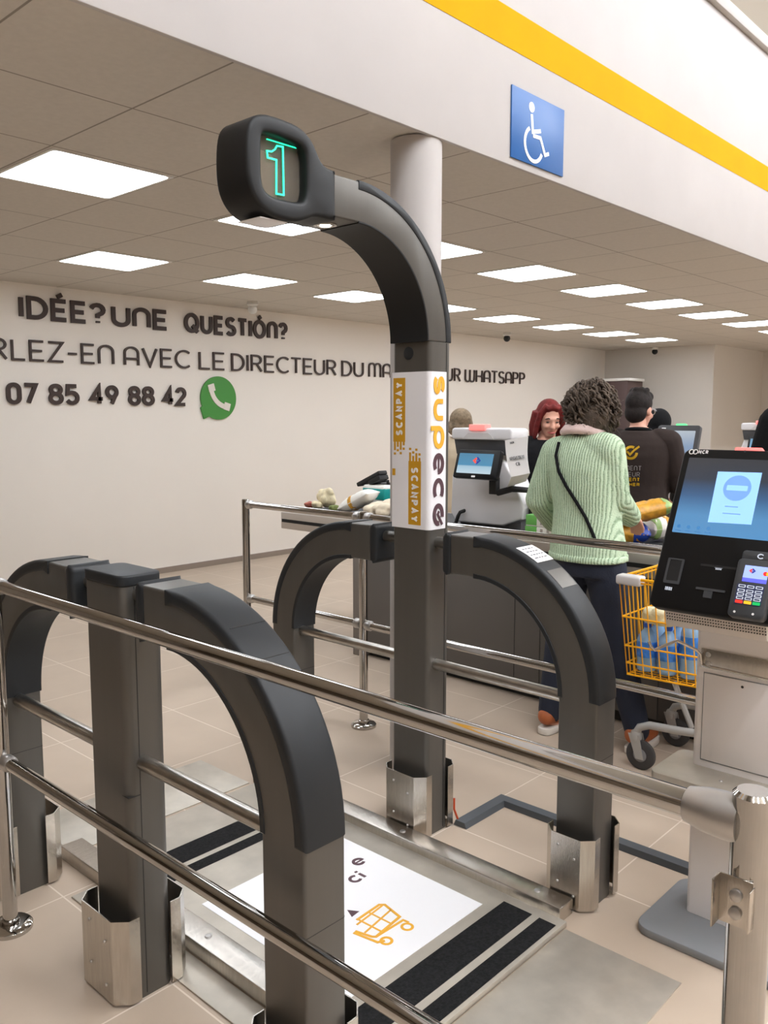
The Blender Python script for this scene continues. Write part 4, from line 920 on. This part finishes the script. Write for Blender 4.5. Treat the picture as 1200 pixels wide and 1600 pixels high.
# soft packets: a pillow of film with crimped ends and a printed band
def packet(name,c,size,rot,m,label,cat,band=None,bm='white_film',sd=1,puff=.5):
    random.seed(sd); L,W,H=size; nx,ny=14,10
    mx=Matrix.Translation(c)@Matrix.Rotation(R(rot[2]),4,'Z')@Matrix.Rotation(R(rot[1]),4,'Y')@Matrix.Rotation(R(rot[0]),4,'X')
    hs=[[random.uniform(-1,1) for _ in range(ny+1)] for _ in range(nx+1)]
    def surf(u,v,s):
        e=(1-abs(2*u-1)**4)*(1-abs(2*v-1)**3); i,j=int(u*nx),int(v*ny)
        return V((u-.5)*L,(v-.5)*W*(1-.08*math.sin(PI*u)),s*(H/2*max(0,e)**.6+.002)+hs[i][j]*.06*H*e)
    def shell(u0,u1,off):
        tb=bmesh.new(); nu=max(3,int(nx*(u1-u0))); g={}
        for s in (1,-1):
            for i in range(nu+1):
                for j in range(ny+1):
                    u=u0+(u1-u0)*i/nu; p=surf(min(u,.9999),min(j/ny,.9999),s); p.z+=s*off; g[s,i,j]=tb.verts.new(mx@p)
            for i in range(nu):
                for j in range(ny): tb.faces.new((g[s,i,j],g[s,i+1,j],g[s,i+1,j+1],g[s,i,j+1]))
        for i in range(nu):
            for j in (0,ny): tb.faces.new((g[1,i,j],g[1,i+1,j],g[-1,i+1,j],g[-1,i,j]))
        for j in range(ny):
            for i in (0,nu): tb.faces.new((g[1,i,j],g[1,i,j+1],g[-1,i,j+1],g[-1,i,j]))
        return MB()._add(tb)
    t=thing(name,label,cat,c)
    b=shell(0,1,0).build('packet_body',m,t)
    for k,(u0,u1,mm) in enumerate(band or []): shell(u0,u1,.0015).build('printed_band',mm,b)
    return t
M['crisp_gold']=mat('crisp_gold',(205,150,50),.35,var=.3,vscale=35,bump=.2,bscale=30)
M['film_silver']=mat('film_silver',(214,206,196),.25,metal=.5,var=.2,vscale=30,bump=.4,bscale=40)
M['film_green']=mat('film_green',(150,180,110),.4,var=.2,vscale=40)
M['film_blue']=mat('film_blue',(28,64,160),.35,bump=.3,bscale=30)
M['film_white']=mat('film_white',(232,228,220),.4,bump=.4,bscale=25)
M['teal']=mat('teal_pack',(20,150,145),.4)
M['pack_green']=mat('pack_green',(110,185,90),.45)
M['veg_green']=mat('veg_green',(120,130,70),.6,bump=.5,bscale=40,var=.3,vscale=40)
M['veg_pale']=mat('veg_pale',(226,212,176),.6,bump=.4,bscale=30,var=.15,vscale=30)
M['veg_red']=mat('veg_red',(170,92,76),.55,var=.3,vscale=30,bump=.3,bscale=30)
CT=.871
def onc(x,y,X,dz=0): q=onx(x,y,X); return V(q.x,q.y,q.z+dz)
q=onc(1003,808,3.98); packet('crisp_packet',(q.x,q.y,1.045),(.29,.16,.09),(0,-14,-48),'crisp_gold','gold crisp packet with a silver and green end, topmost right of the green cardigan','packet',[(.0,.16,'film_silver'),(.84,1,'film_green')],sd=4)
q=onc(988,842,3.98); packet('pasta_packet',(q.x-.01,q.y+.02,CT+.062),(.22,.15,.10),(0,0,-62),'crisp_gold','golden packet with a wide blue top band on the counter beside the cardigan hem','packet',[(.62,1,'film_blue'),(.0,.1,'film_blue')],sd=5)
q=onc(1020,838,4.16); packet('snack_packet',(q.x+.02,q.y-.02,CT+.072),(.18,.13,.11),(0,0,-20),'film_white','white and green packet standing between the blue packet and the kiosk screen','packet',[(.1,.32,'film_green'),(.55,.75,'crisp_gold')],sd=6)
q=onc(1000,825,4.32); packet('dark_packet',(q.x+.06,q.y+.02,CT+.07),(.22,.15,.11),(0,0,-70),'film_blue','dark blue packet lying under the gold crisp packet','packet',[(.3,.45,'film_silver')],sd=8)
q=onc(968,815,3.9); packet('yellow_packet',(q.x+.02,q.y+.06,.955),(.13,.09,.05),(0,60,-60),'crisp_gold','small yellow packet half hidden behind the right sleeve of the cardigan','packet',None,sd=9)
for k,(z0,lab) in enumerate(((CT+.001,'lower green and white carton pack on the counter left of the cardigan'),(CT+.062,'upper green and white carton pack on the counter left of the cardigan'))):
    yl=onx(822,820,3.86).y; yr=onx(862,820,3.86).y; t=thing('carton_pack',lab,'pack',(3.9,(yl+yr)/2,z0))
    MB().box(3.85,4.0,yr-.06,yl-(.004*k),z0,z0+.060,.004).build('carton','film_white',t); MB().box(3.8492,3.99,yl-.075,yl+.0006-(.004*k),z0+.004,z0+.0606,.004).build('printed_end','pack_green',t)
    s=MB()
    for i in range(3): s.box(3.8485,3.851,yl-.11-.04*i,yl-.095-.04*i,z0+.012,z0+.05)
    s.build('printed_bars','film_silver',t)
# groceries at the left end of the counter
def veg(name,px,py,X,r,m,label,sd,n=7): 
    q=onx(px,py,X); return blob(name,(X,q.y,CT+r[2]*.95),r,n,m,label,'vegetable',sd)
veg('red_onion',484,792,4.0,(.04,.055,.03),'veg_red','small dull red vegetable at the left end of the counter groceries',11)
veg('potato',496,790,4.0,(.045,.06,.035),'veg_pale','pale vegetable beside the dull red one on the counter end',12)
veg('lettuce_bag',511,782,4.05,(.06,.09,.085),'veg_pale','tall pale bagged vegetable standing at the left end of the counter',13)
veg('courgette',524,794,3.95,(.04,.06,.03),'veg_green','small green vegetable between the pale bag and the white packet',14)
veg('leek_bundle',535,795,4.0,(.04,.055,.03),'veg_pale','low pale vegetable in front of the white packet',15)
q=onx(562,785,3.98); packet('flour_packet',(3.97,q.y,CT+.095),(.26,.16,.09),(0,26,100),'film_white','white packet with an orange stripe leaning under the card reader on the counter','packet',[(.55,.66,'crisp_gold')],sd=21)
q=onx(588,781,4.12); t=thing('tissue_pack','white and teal pack behind the white packet on the counter end','pack',(4.12,q.y,CT))
MB().box(4.09,4.20,q.y-.10,q.y+.10,CT,CT+.19,.015,3).build('pack_body','film_white',t); MB().box(4.088,4.19,q.y-.102,q.y+.102,CT+.09,CT+.175,.012,3).build('printed_band','teal',t)
random.seed(31); b=MB(); q=onx(598,795,3.93)
for k in range(26): b.ell((3.93+random.uniform(-.08,.08),q.y+random.uniform(-.09,.08),CT+.03+random.uniform(0,.05)),(.045,.05,.03),seg=10)
b.ell((3.95,q.y-.05,CT+.085),(.06,.07,.045)); me=remesh(b,.008,3)
for v in me.vertices: v.co.z=max(v.co.z,CT+.001)
link_c('tote_bag',me,'cloth_cream','crumpled cream cloth bag on the counter beside the tall gate post','bag')
# card reader on a tilted arm
q=onx(578,768,4.15); t=thing('card_reader','black card reader tilted on a short arm above the counter groceries','card reader',(4.25,q.y,CT))
mxr=Matrix.Translation((4.15,q.y,1.09))@Matrix.Rotation(R(-24),4,'X')
MB().box(-.04,.04,-.135,.095,-.012,.016,.006,2,mxr).build('reader_body','black',t); MB().box(-.045,.045,-.13,-.02,-.045,-.012,.006,2,mxr).build('reader_foot','black',t)
MB().tube([(4.15,q.y-.06,1.08),(4.22,q.y-.10,1.085),(4.24,q.y-.10,.95),(4.24,q.y-.10,CT)],.012,8).build('stand','black',t)
q=onx(604,775,4.3); solo(MB().box(4.26,4.36,q.y-.2,q.y+.07,CT,CT+.19,.008),'receipt_printer','black','low black box on the counter behind the cream bag, beside the tall post','printer')
#PART5
# ================================================================ people
def lerp(a,b,f): return a+(b-a)*f
class Fig:
    def __init__(s,loc,yaw,k=1.0,**J):
        s.loc=V(loc[0],loc[1],0); s.yaw=R(yaw); s.k=k; s.Rz=Matrix.Rotation(s.yaw,3,'Z')
        s.J=dict(pel=V(0,0,.90),neck=V(.0,0,1.44),hc=V(.035,0,1.585),hyaw=0,hpitch=0,
          shL=V(0,.165,1.375),shR=V(0,-.165,1.375),elL=V(-.02,.225,1.10),elR=V(-.02,-.225,1.10),wrL=V(.06,.23,.86),wrR=V(.06,-.23,.86),
          anL=V(-.02,.10,.07),anR=V(-.02,-.10,.07),knL=V(.02,.10,.48),knR=V(.02,-.10,.48),wide=1.0,deep=1.0)
        s.J.update(J)
        s.Hm=s.Rz@Matrix.Rotation(R(s.J['hyaw']),3,'Z')@Matrix.Rotation(R(s.J['hpitch']),3,'Y')
    def p(s,v): return s.loc+s.Rz@(Vector(v)*s.k)
    def h(s,x,y,z): return s.p(s.J['hc'])+s.Hm@(V(x,y,z)*s.k)
    def hell(s,mb,c,r,seg=18): mb.ell(s.h(*c),[q*s.k for q in r],s.Hm,seg)
    def torso(s,mb,g,zlo,zhi):
        rows=[(.78,.10,.15),(.86,.115,.168),(.94,.112,.165),(1.02,.102,.15),(1.10,.098,.142),(1.20,.108,.152),(1.29,.112,.162),(1.36,.098,.165),(1.40,.08,.145),(1.43,.062,.095),(1.455,.052,.06),(1.48,.05,.052)]
        P,N=s.J['pel'],s.J['neck']; rings=[]
        def ring(z,rx,ry):
            f=(z-.9)/(1.44-.9); c=V(lerp(P.x,N.x,f),lerp(P.y,N.y,f),z+(N.z-1.44)*max(0,min(1,f))); rx=(rx*s.J['deep']+g); ry=(ry*s.J['wide']+g); R_=[]
            for k in range(24):
                a=2*PI*k/24; ca,sa=math.cos(a),math.sin(a); e=.86
                R_.append(s.p(c+V(rx*math.copysign(abs(ca)**e,ca),ry*math.copysign(abs(sa)**e,sa),0)))
            return R_
        def interp(z):
            for a,b in zip(rows,rows[1:]):
                if a[0]<=z<=b[0]: f=(z-a[0])/(b[0]-a[0]); return lerp(a[1],b[1],f),lerp(a[2],b[2],f)
            return rows[0][1:] if z<rows[0][0] else rows[-1][1:]
        zs=[zlo]+[r[0] for r in rows if zlo<r[0]<zhi]+[zhi]
        mb.loft([ring(z,*interp(z)) for z in zs])
    def limb(s,mb,pts,rs,n=14):
        P=[s.p(q) for q in pts]; Q=[];RR=[]
        for i in range(len(P)-1):
            for k in range(4): Q.append(P[i].lerp(P[i+1],k/4)); RR.append(lerp(rs[i],rs[i+1],k/4)*s.k)
        Q.append(P[-1]); RR.append(rs[-1]*s.k); mb.tube(Q,RR,n)
        for q,r in zip(P,rs): mb.ell(q,(r*s.k*.99,)*3,seg=12)
    def arm(s,mb,S,g,cuff=1.0):
        sh,el,wr=s.J['sh'+S],s.J['el'+S],s.J['wr'+S]
        inn=sh+V(0,-.06 if S=='L' else .06,.015)
        s.limb(mb,[inn,sh,el,el.lerp(wr,cuff)],[.052+g,.055+g,.042+g,.030+g*.9])
    def hand(s,mb,S,curl=35):
        el,wr=s.J['el'+S],s.J['wr'+S]; d=(wr-el).normalized(); sd=V(0,-1,0) if S=='L' else V(0,1,0)
        sd=(sd-d*sd.dot(d)).normalized(); n=d.cross(sd)
        if n.z>0: n=-n
        w0=wr; pts=[w0,w0+d*.03,w0+d*.075]
        for o in (-.028,-.01,.01,.028): mb.tube([s.p(w0+sd*o*.5),s.p(w0+d*.04+sd*o),s.p(w0+d*.085+sd*o)],[.014*s.k,.015*s.k,.011*s.k],8)
        for o,L in ((-.030,.062),(-.010,.078),(.010,.083),(.030,.072)):
            b=w0+d*.082+sd*o; a1=R(curl*.5);a2=R(curl); q1=b+(d*math.cos(a1)+n*math.sin(a1))*L*.55; q2=q1+(d*math.cos(a2)+n*math.sin(a2))*L*.45
            mb.tube([s.p(b-d*.01),s.p(q1),s.p(q2)],[.0095*s.k,.009*s.k,.0075*s.k],8); mb.ell(s.p(q2),(.0075*s.k,)*3,seg=8)
        b=w0+d*.025+sd*.030; q1=b+(d*.6+sd*.7+n*.2).normalized()*.04; q2=q1+(d*.9+sd*.2+n*.3).normalized()*.032
        mb.tube([s.p(b-sd*.012),s.p(q1),s.p(q2)],[.013*s.k,.0105*s.k,.008*s.k],8); mb.ell(s.p(q2),(.008*s.k,)*3,seg=8)
    def body(s,name,m,label,fem=True):
        b=MB(); s.torso(b,0,.80,1.47)
        for S in 'LR':
            s.arm(b,S,0); s.hand(b,S)
            hip=s.J['pel']+V(0,.085 if S=='L' else -.085,-.02); s.limb(b,[hip,s.J['kn'+S],s.J['an'+S]],[.085,.052,.036])
            an=s.J['an'+S]; s.limb(b,[an,an+V(.05,0,-.035),an+V(.15,0,-.045)],[.034,.033,.022])
        hc=s.J['hc']; nb=s.J['neck']
        b.tube([s.p(nb-V(0,0,.04)),s.p(nb),s.h(-.015,0,-.07)],[.056*s.k,.052*s.k,.05*s.k],14)
        s.hell(b,(-.012,0,.022),(.094,.074,.098)); s.hell(b,(.028,0,-.03),(.062,.058,.085)); s.hell(b,(.042,0,-.088),(.040,.038,.032))
        s.hell(b,(.075,0,.012),(.022,.05,.016)); b.tube([s.h(.088,0,.0),s.h(.102,0,-.025),s.h(.108,0,-.042)],[.008*s.k,.011*s.k,.014*s.k],10); s.hell(b,(.104,0,-.045),(.013,.017,.011))
        for y in (.072,-.072): s.hell(b,(-.008,y,-.015),(.020,.012,.032))
        for y in (.036,-.036): s.hell(b,(.066,y,-.035),(.026,.022,.02))
        me=remesh(b,.0075,4); c=s.loc
        me.transform(Matrix.Translation(-c)); smooth_me(me); me.materials.append(M[m])
        o=bpy.data.objects.new('person',me); COL.objects.link(o); o.location=c; LOC[o.name]=c; s.o=o; tag(o,label,'person'); return o
    def face(s,lipm='lip'):
        for y in (.031,-.031):
            e=MB(); s.hell(e,(.0815,y,-.008),(.0085,.0115,.0048),12); e.build('eye','eye',s.o)
            e=MB(); e.tube([s.h(.088,y*.5,.014),s.h(.091,y,.020),s.h(.080,y*1.6,.012)],[.003,.0035,.002],6); e.build('eyebrow','hair_dark',s.o)
        e=MB(); e.tube([s.h(.078,.026,-.076),s.h(.090,.012,-.077),s.h(.0935,0,-.0785),s.h(.090,-.012,-.077),s.h(.078,-.026,-.076)],[.003,.0055,.006,.0055,.003],8); e.build('lips',lipm,s.o)
    def legs(s,m,g=.014,name='trousers'):
        b=MB(); s.torso(b,g,.80,1.0)
        for S in 'LR':
            hip=s.J['pel']+V(0,.085 if S=='L' else -.085,-.02); an=s.J['an'+S]+V(0,0,.03); s.limb(b,[hip,s.J['kn'+S],an],[.092+g*.5,.06+g,.044+g])
        return child(name,remesh(b,.010,4),m,s.o)
    def shoes(s,m,solem='sole'):
        for S in 'LR':
            an=s.J['an'+S]; b=MB(); s.limb(b,[an+V(-.03,0,.015),an+V(.02,0,.005),an+V(.085,0,-.012),an+V(.165,0,-.028)],[.044,.044,.04,.028])
            me=remesh(b,.007,4)
            for v in me.vertices: v.co.z=max(v.co.z,.022)
            o=child('shoe',me,m,s.o)
            P=[(-.075,0),(-.06,.036),(0,.04),(.09,.047),(.16,.04),(.198,.012),(.2,-.012),(.16,-.04),(.09,-.047),(0,-.04),(-.06,-.036)]
            q=s.p(V(an.x,an.y,0)); MB().prism(smooth_poly(P,2),q,s.Rz@V(1,0,0),s.Rz@V(0,1,0),Z_,.001,.034,.006,2).build('sole',solem,o)
    def top(s,m,g,hem,name,cuff=1.0,hi=1.45,vox=.009):
        b=MB(); s.torso(b,g,hem,hi)
        for S in 'LR': s.arm(b,S,g,cuff)
        me=remesh(b,vox,4); s.topme=me.copy(); return child(name,me,m,s.o)
    def bvh(s): 
        me=s.topme; return BVHTree.FromPolygons([v.co.copy() for v in me.vertices],[tuple(p.vertices) for p in me.polygons])
    def hair(s,fn,m,vox=.007,it=3,name='hair'):
        b=MB(); fn(b); return child(name,remesh(b,vox,it),m,s.o)
# -- woman in the green cardigan
wf=Fig((3.46,1.95),0,1.0,pel=V(0,-.03,.87),neck=V(.035,.02,1.425),hc=V(.085,-.005,1.535),hyaw=-14,hpitch=12,wide=.90,
  shL=V(.01,.148,1.345),shR=V(.01,-.108,1.365),elL=V(0,.235,1.125),elR=V(.05,-.132,1.15),wrL=V(.15,.245,1.0),wrR=V(.26,-.105,1.045),
  anL=V(.0,.15,.07),anR=V(.06,-.27,.07),knL=V(.02,.11,.47),knR=V(.05,-.17,.47))
wf.body('person','skin','person in a green knitted cardigan seen from behind, with curly hair and dark jeans')
wf.legs('jeans'); wf.shoes('shoe')
wf.top('knit',.026,.868,'cardigan',cuff=.96)
b=MB(); wf.torso(b,.032,.868,.9); child('cardigan_hem',remesh(b,.008,2),'knit',wf.o)
b=MB(); b.tube([wf.p(V(.035+.090*math.cos(a),.02+.098*math.sin(a),1.425+.012-.02*math.cos(a))) for a in [2*PI*k/24 for k in range(24)]],.019,10,True)
b.tube([wf.p(V(.035+.082*math.cos(a),.02+.088*math.sin(a),1.452-.02*math.cos(a))) for a in [2*PI*k/24 for k in range(24)]],.017,10,True); child('collar',remesh(b,.006,2),'pink',wf.o)
bv=wf.bvh(); pts=[]
for y,z in ((.085,1.46),(.10,1.40),(.095,1.34),(.065,1.27),(.02,1.205),(-.03,1.14),(-.075,1.075),(-.11,1.01),(-.135,.96)):
    o=wf.p(V(-1,y,z)); hit=bv.ray_cast(o,V(1,0,0)); 
    if hit[0] is not None: pts.append(hit[0]-V(.006,0,0))
MB().tube(pts,.0075,8).build('bag_strap','black_cloth',wf.o)
def curly(b):
    random.seed(5)
    wf.hell(b,(-.02,0,.035),(.100,.090,.094)); wf.hell(b,(-.045,.03,-.02),(.078,.085,.08)); wf.hell(b,(-.045,-.03,-.03),(.078,.09,.085))
    for k in range(520):
        a=random.uniform(.8,2*PI-.8); el=random.uniform(-1.0,1.45); ca,sa=math.cos(a),math.sin(a); ce,se=math.cos(el),math.sin(el)
        wob=1+.07*math.sin(3*a+2*el)+random.uniform(-.08,.08)
        rad=V(ca*ce,sa*ce,se); base=V(-.028,0,.012)+V(rad.x*.108,rad.y*.112,rad.z*(.115 if el>0 else .125))*wob
        dn=(V(0,0,-1)-rad*rad.dot(V(0,0,-1))); dn=dn.normalized() if dn.length>.1 else V(-1,0,0); sd=rad.cross(dn)
        dn=(dn+sd*random.uniform(-.7,.7)).normalized(); L=random.uniform(.04,.085); ph=random.uniform(0,6.3); rr=random.uniform(.006,.013); P=[]; tn=random.uniform(6,12); r0=random.uniform(.0035,.0062)
        for i in range(12):
            f=i/11; aa=ph+f*tn; q=base+dn*L*f+rad*(.006-.02*f*f)+rad*rr*math.cos(aa)+sd*rr*math.sin(aa); P.append(wf.h(*q))
        b.tube(P,[r0]*8+[r0*.8,r0*.7,r0*.5,r0*.3],5)
    for k in range(260):
        a=random.uniform(.6,2*PI-.6); el=random.uniform(-1.1,1.4); ca,sa=math.cos(a),math.sin(a); ce,se=math.cos(el),math.sin(el); P=[]; ph=random.uniform(0,6); l=random.uniform(.02,.045)
        for i in range(8):
            f=i/7; q=V(-.028,0,.005)+V(ca*ce,sa*ce,se)*(.112+l*f)+V(0,0,-.02*f)+V(math.cos(ph+5*f),math.sin(ph+6*f),math.cos(ph+4*f))*.009; P.append(wf.h(*q))
        b.tube(P,.0009,4)
hr_=MB(); curly(hr_); hr_me=hr_
bmesh.ops.recalc_face_normals(hr_.bm,faces=hr_.bm.faces); me=bpy.data.meshes.new('hair'); hr_.bm.to_mesh(me); hr_.bm.free(); child('curly_hair',me,'hair_brown',wf.o)
# -- red-haired person behind the counter
rf=Fig((4.69,2.925),232,.955,hyaw=-4,hpitch=14,hc=V(.06,0,1.578),neck=V(.02,0,1.435),elL=V(.06,.24,1.12),elR=V(.06,-.24,1.12),wrL=V(.26,.14,1.02),wrR=V(.26,-.14,1.02))
rf.body('person','skin2','person with red hair in a black top, facing the viewer behind the counter'); rf.face()
rf.legs('black_cloth'); rf.shoes('black_cloth','black'); rf.top('black_cloth',.022,.84,'black_top',.97,1.44)
def redh(b):
    rf.hell(b,(-.02,0,.036),(.094,.082,.090)); rf.hell(b,(-.04,0,-.03),(.078,.088,.09))
    for y in (.075,-.075):
        b.tube([rf.h(.045,y*.5,.10),rf.h(.048,y*.98,.05),rf.h(.03,y*1.12,-.03),rf.h(.02,y*1.2,-.10),rf.h(.015,y*1.3,-.16)],[.014,.016,.018,.017,.008],10)
        b.tube([rf.h(-.02,y*1.0,.04),rf.h(-.03,y*1.2,-.06),rf.h(-.03,y*1.2,-.17)],[.035,.034,.02],10)
    b.tube([rf.h(.066,.04,.075),rf.h(.07,0,.092),rf.h(.066,-.04,.075)],[.016,.018,.016],8)
    b.tube([rf.h(-.07,0,.0),rf.h(-.08,0,-.09),rf.h(-.075,0,-.18)],[.05,.05,.03],10)
rf.hair(redh,'hair_red')
# -- person in the brown printed T-shirt
mf=Fig((5.09,2.49),18,.985,wide=1.16,deep=1.12,hyaw=-22,hpitch=6,shL=V(0,.19,1.375),shR=V(0,-.19,1.375),elL=V(.03,.26,1.10),elR=V(.03,-.26,1.10),wrL=V(.24,.22,1.0),wrR=V(.24,-.22,1.0))
mf.body('person','skin2','person with short dark hair and a brown T-shirt with yellow and grey print')
mf.legs('black_cloth'); mf.shoes('black_cloth','black')
b=MB()
for S in 'LR': mf.arm(b,S,.010,.97)
child('undershirt_sleeves',remesh(b,.009,3),'black_cloth',mf.o)
mf.top('brown_cloth',.026,.80,'t_shirt',cuff=-.0,hi=1.45)
b=MB()
for S in 'LR':
    sh,el=mf.J['sh'+S],mf.J['el'+S]; mf.limb(b,[sh+V(0,-.05 if S=='L' else .05,.01),sh,sh.lerp(el,.75)],[.082,.084,.074])
me=remesh(b,.009,4); child('t_shirt_sleeves',me,'brown_cloth',mf.o)
b=MB(); b.tube([mf.p(V(.0+.064*math.cos(a),.075*math.sin(a),1.452-.01*math.cos(a))) for a in [2*PI*k/24 for k in range(24)]],.012,8,True); b.build('neckband','black_cloth',mf.o)
def shorth(b):
    mf.hell(b,(-.022,0,.040),(.098,.083,.094)); mf.hell(b,(-.05,0,-.025),(.062,.074,.072)); mf.hell(b,(.03,0,.085),(.06,.066,.045))
    random.seed(9)
    for k in range(40): a=random.uniform(0,6.28); mf.hell(b,(-.01+.06*math.cos(a),.055*math.sin(a),.10+random.uniform(-.02,.022)),(.02,.02,.02),8)
mf.hair(shorth,'hair_dark')
g=MB(); g.tube([mf.h(-.0,-.082,.004),mf.h(.05,-.082,.004),mf.h(.092,-.066,.0)],.0028,6); g.tube([mf.h(.095+.003*math.cos(a)-.012,-.040+.024*math.cos(a),-.008+.02*math.sin(a)) for a in [2*PI*k/16 for k in range(16)]],.0026,6,True)
g.build('glasses','satin',mf.o)
bv=mf.bvh(); fwd=mf.Rz@V(1,0,0); rgt=mf.Rz@V(0,-1,0)
def on_back(mb,name,m):
    for v in mb.bm.verts:
        d=v.co.dot(fwd); o=v.co-fwd*(d+50); hit=bv.ray_cast(v.co-fwd*1.0,fwd)
        off=(v.co-mf.p(V(-.4,0,0))).dot(fwd)
        if hit[0] is not None: v.co=hit[0]-fwd*(.0025-off*.0)
    return mb.build(name,m,mf.o)
c0=onx(987,707,4.98); px=onx(988,707,4.98)-c0; sc_=5.25/1325
u0=lambda x,y: ((x-987)*sc_,(707-y)*sc_)
B0=V(c0.x,c0.y,c0.z)
T=MB(); q=[(9.2*sc_*math.cos(R(a)),9.2*sc_*math.sin(R(a))) for a in range(60,375,15)]
T.ribbon(q,.0155,B0,rgt,Z_,-fwd,0,.001); T.ribbon([u0(981,705),u0(986,710),u0(992,703),u0(999.5,697)],.0125,B0,rgt,Z_,-fwd,0,.001); on_back(T,'check_logo','shirt_yellow')
T=MB()
for wd,x0,x1,y in (('VRaImEnT',957,1004,735),('mEILLEUR',956,1002,745)): put_text(T,wd,(x0-987)*sc_,(x1-987)*sc_,(707-y)*sc_,.030,.0042,B0,rgt,Z_,-fwd,0,.001,.16)
on_back(T,'grey_slogan','shirt_grey')
T=MB(); put_text(T,'VRaImEnT',(957-987)*sc_,(1002-987)*sc_,(707-752.5)*sc_,.025,.0065,B0,rgt,Z_,-fwd,0,.001,.14)
put_text(T,'mOInS',(952-987)*sc_,(976-987)*sc_,(707-760)*sc_,.022,.005,B0,rgt,Z_,-fwd,0,.001,.14); put_text(T,'CHER',(979-987)*sc_,(1002-987)*sc_,(707-760)*sc_,.022,.0065,B0,rgt,Z_,-fwd,0,.001,.14)
on_back(T,'yellow_slogan','shirt_yellow')
# -- hooded person farther back
hf=Fig((6.23,2.885),30,.915)
hf.body('person','skin','person in a black hood, only the head visible behind the brown T-shirt and tablet'); hf.legs('black_cloth'); hf.shoes('black_cloth','black'); hf.top('black_cloth',.03,.80,'black_coat',.97)
hf.hair(lambda b:(hf.hell(b,(-.025,0,.03),(.118,.104,.112)),hf.hell(b,(-.035,0,-.05),(.10,.105,.10)),hf.hell(b,(-.03,0,-.13),(.10,.13,.07))),'black_cloth',.008,4,'hood')
# -- grey-haired person at the left wall side
gf=Fig((5.45,4.19),25,.92,elL=V(.02,.235,1.1),hyaw=-10)
gf.body('person','skin','person with grey brown bobbed hair in a beige coat, behind the tall gate post'); gf.legs('black_cloth'); gf.shoes('shoe'); gf.top('beige_cloth',.034,.62,'coat',.97)
def bob(b):
    gf.hell(b,(-.02,0,.038),(.108,.098,.100)); gf.hell(b,(-.045,.015,-.03),(.085,.102,.085)); gf.hell(b,(-.05,-.01,-.075),(.07,.085,.05))
    gf.hell(b,(-.01,.06,-.02),(.07,.045,.09)); gf.hell(b,(-.01,-.06,-.02),(.07,.045,.09))
gf.hair(bob,'hair_grey',it=8)
# -- person in black at the right edge
bf=Fig((4.86,1.335),17,1.085,wide=1.18,deep=1.15,shL=V(0,.20,1.36),shR=V(0,-.20,1.36),elL=V(-.02,.265,1.10),elR=V(-.02,-.265,1.10),wrL=V(.08,.25,.86),wrR=V(.08,-.25,.86))
bf.body('person','skin','person in a black padded jacket at the right edge, behind the kiosk screen'); bf.legs('black_cloth'); bf.shoes('black_cloth','black'); bf.top('black_cloth',.045,.78,'padded_jacket',.97)
bf.hair(lambda b:(bf.hell(b,(-.025,0,.035),(.108,.092,.10)),bf.hell(b,(-.05,0,-.03),(.07,.082,.08))),'hair_dark')
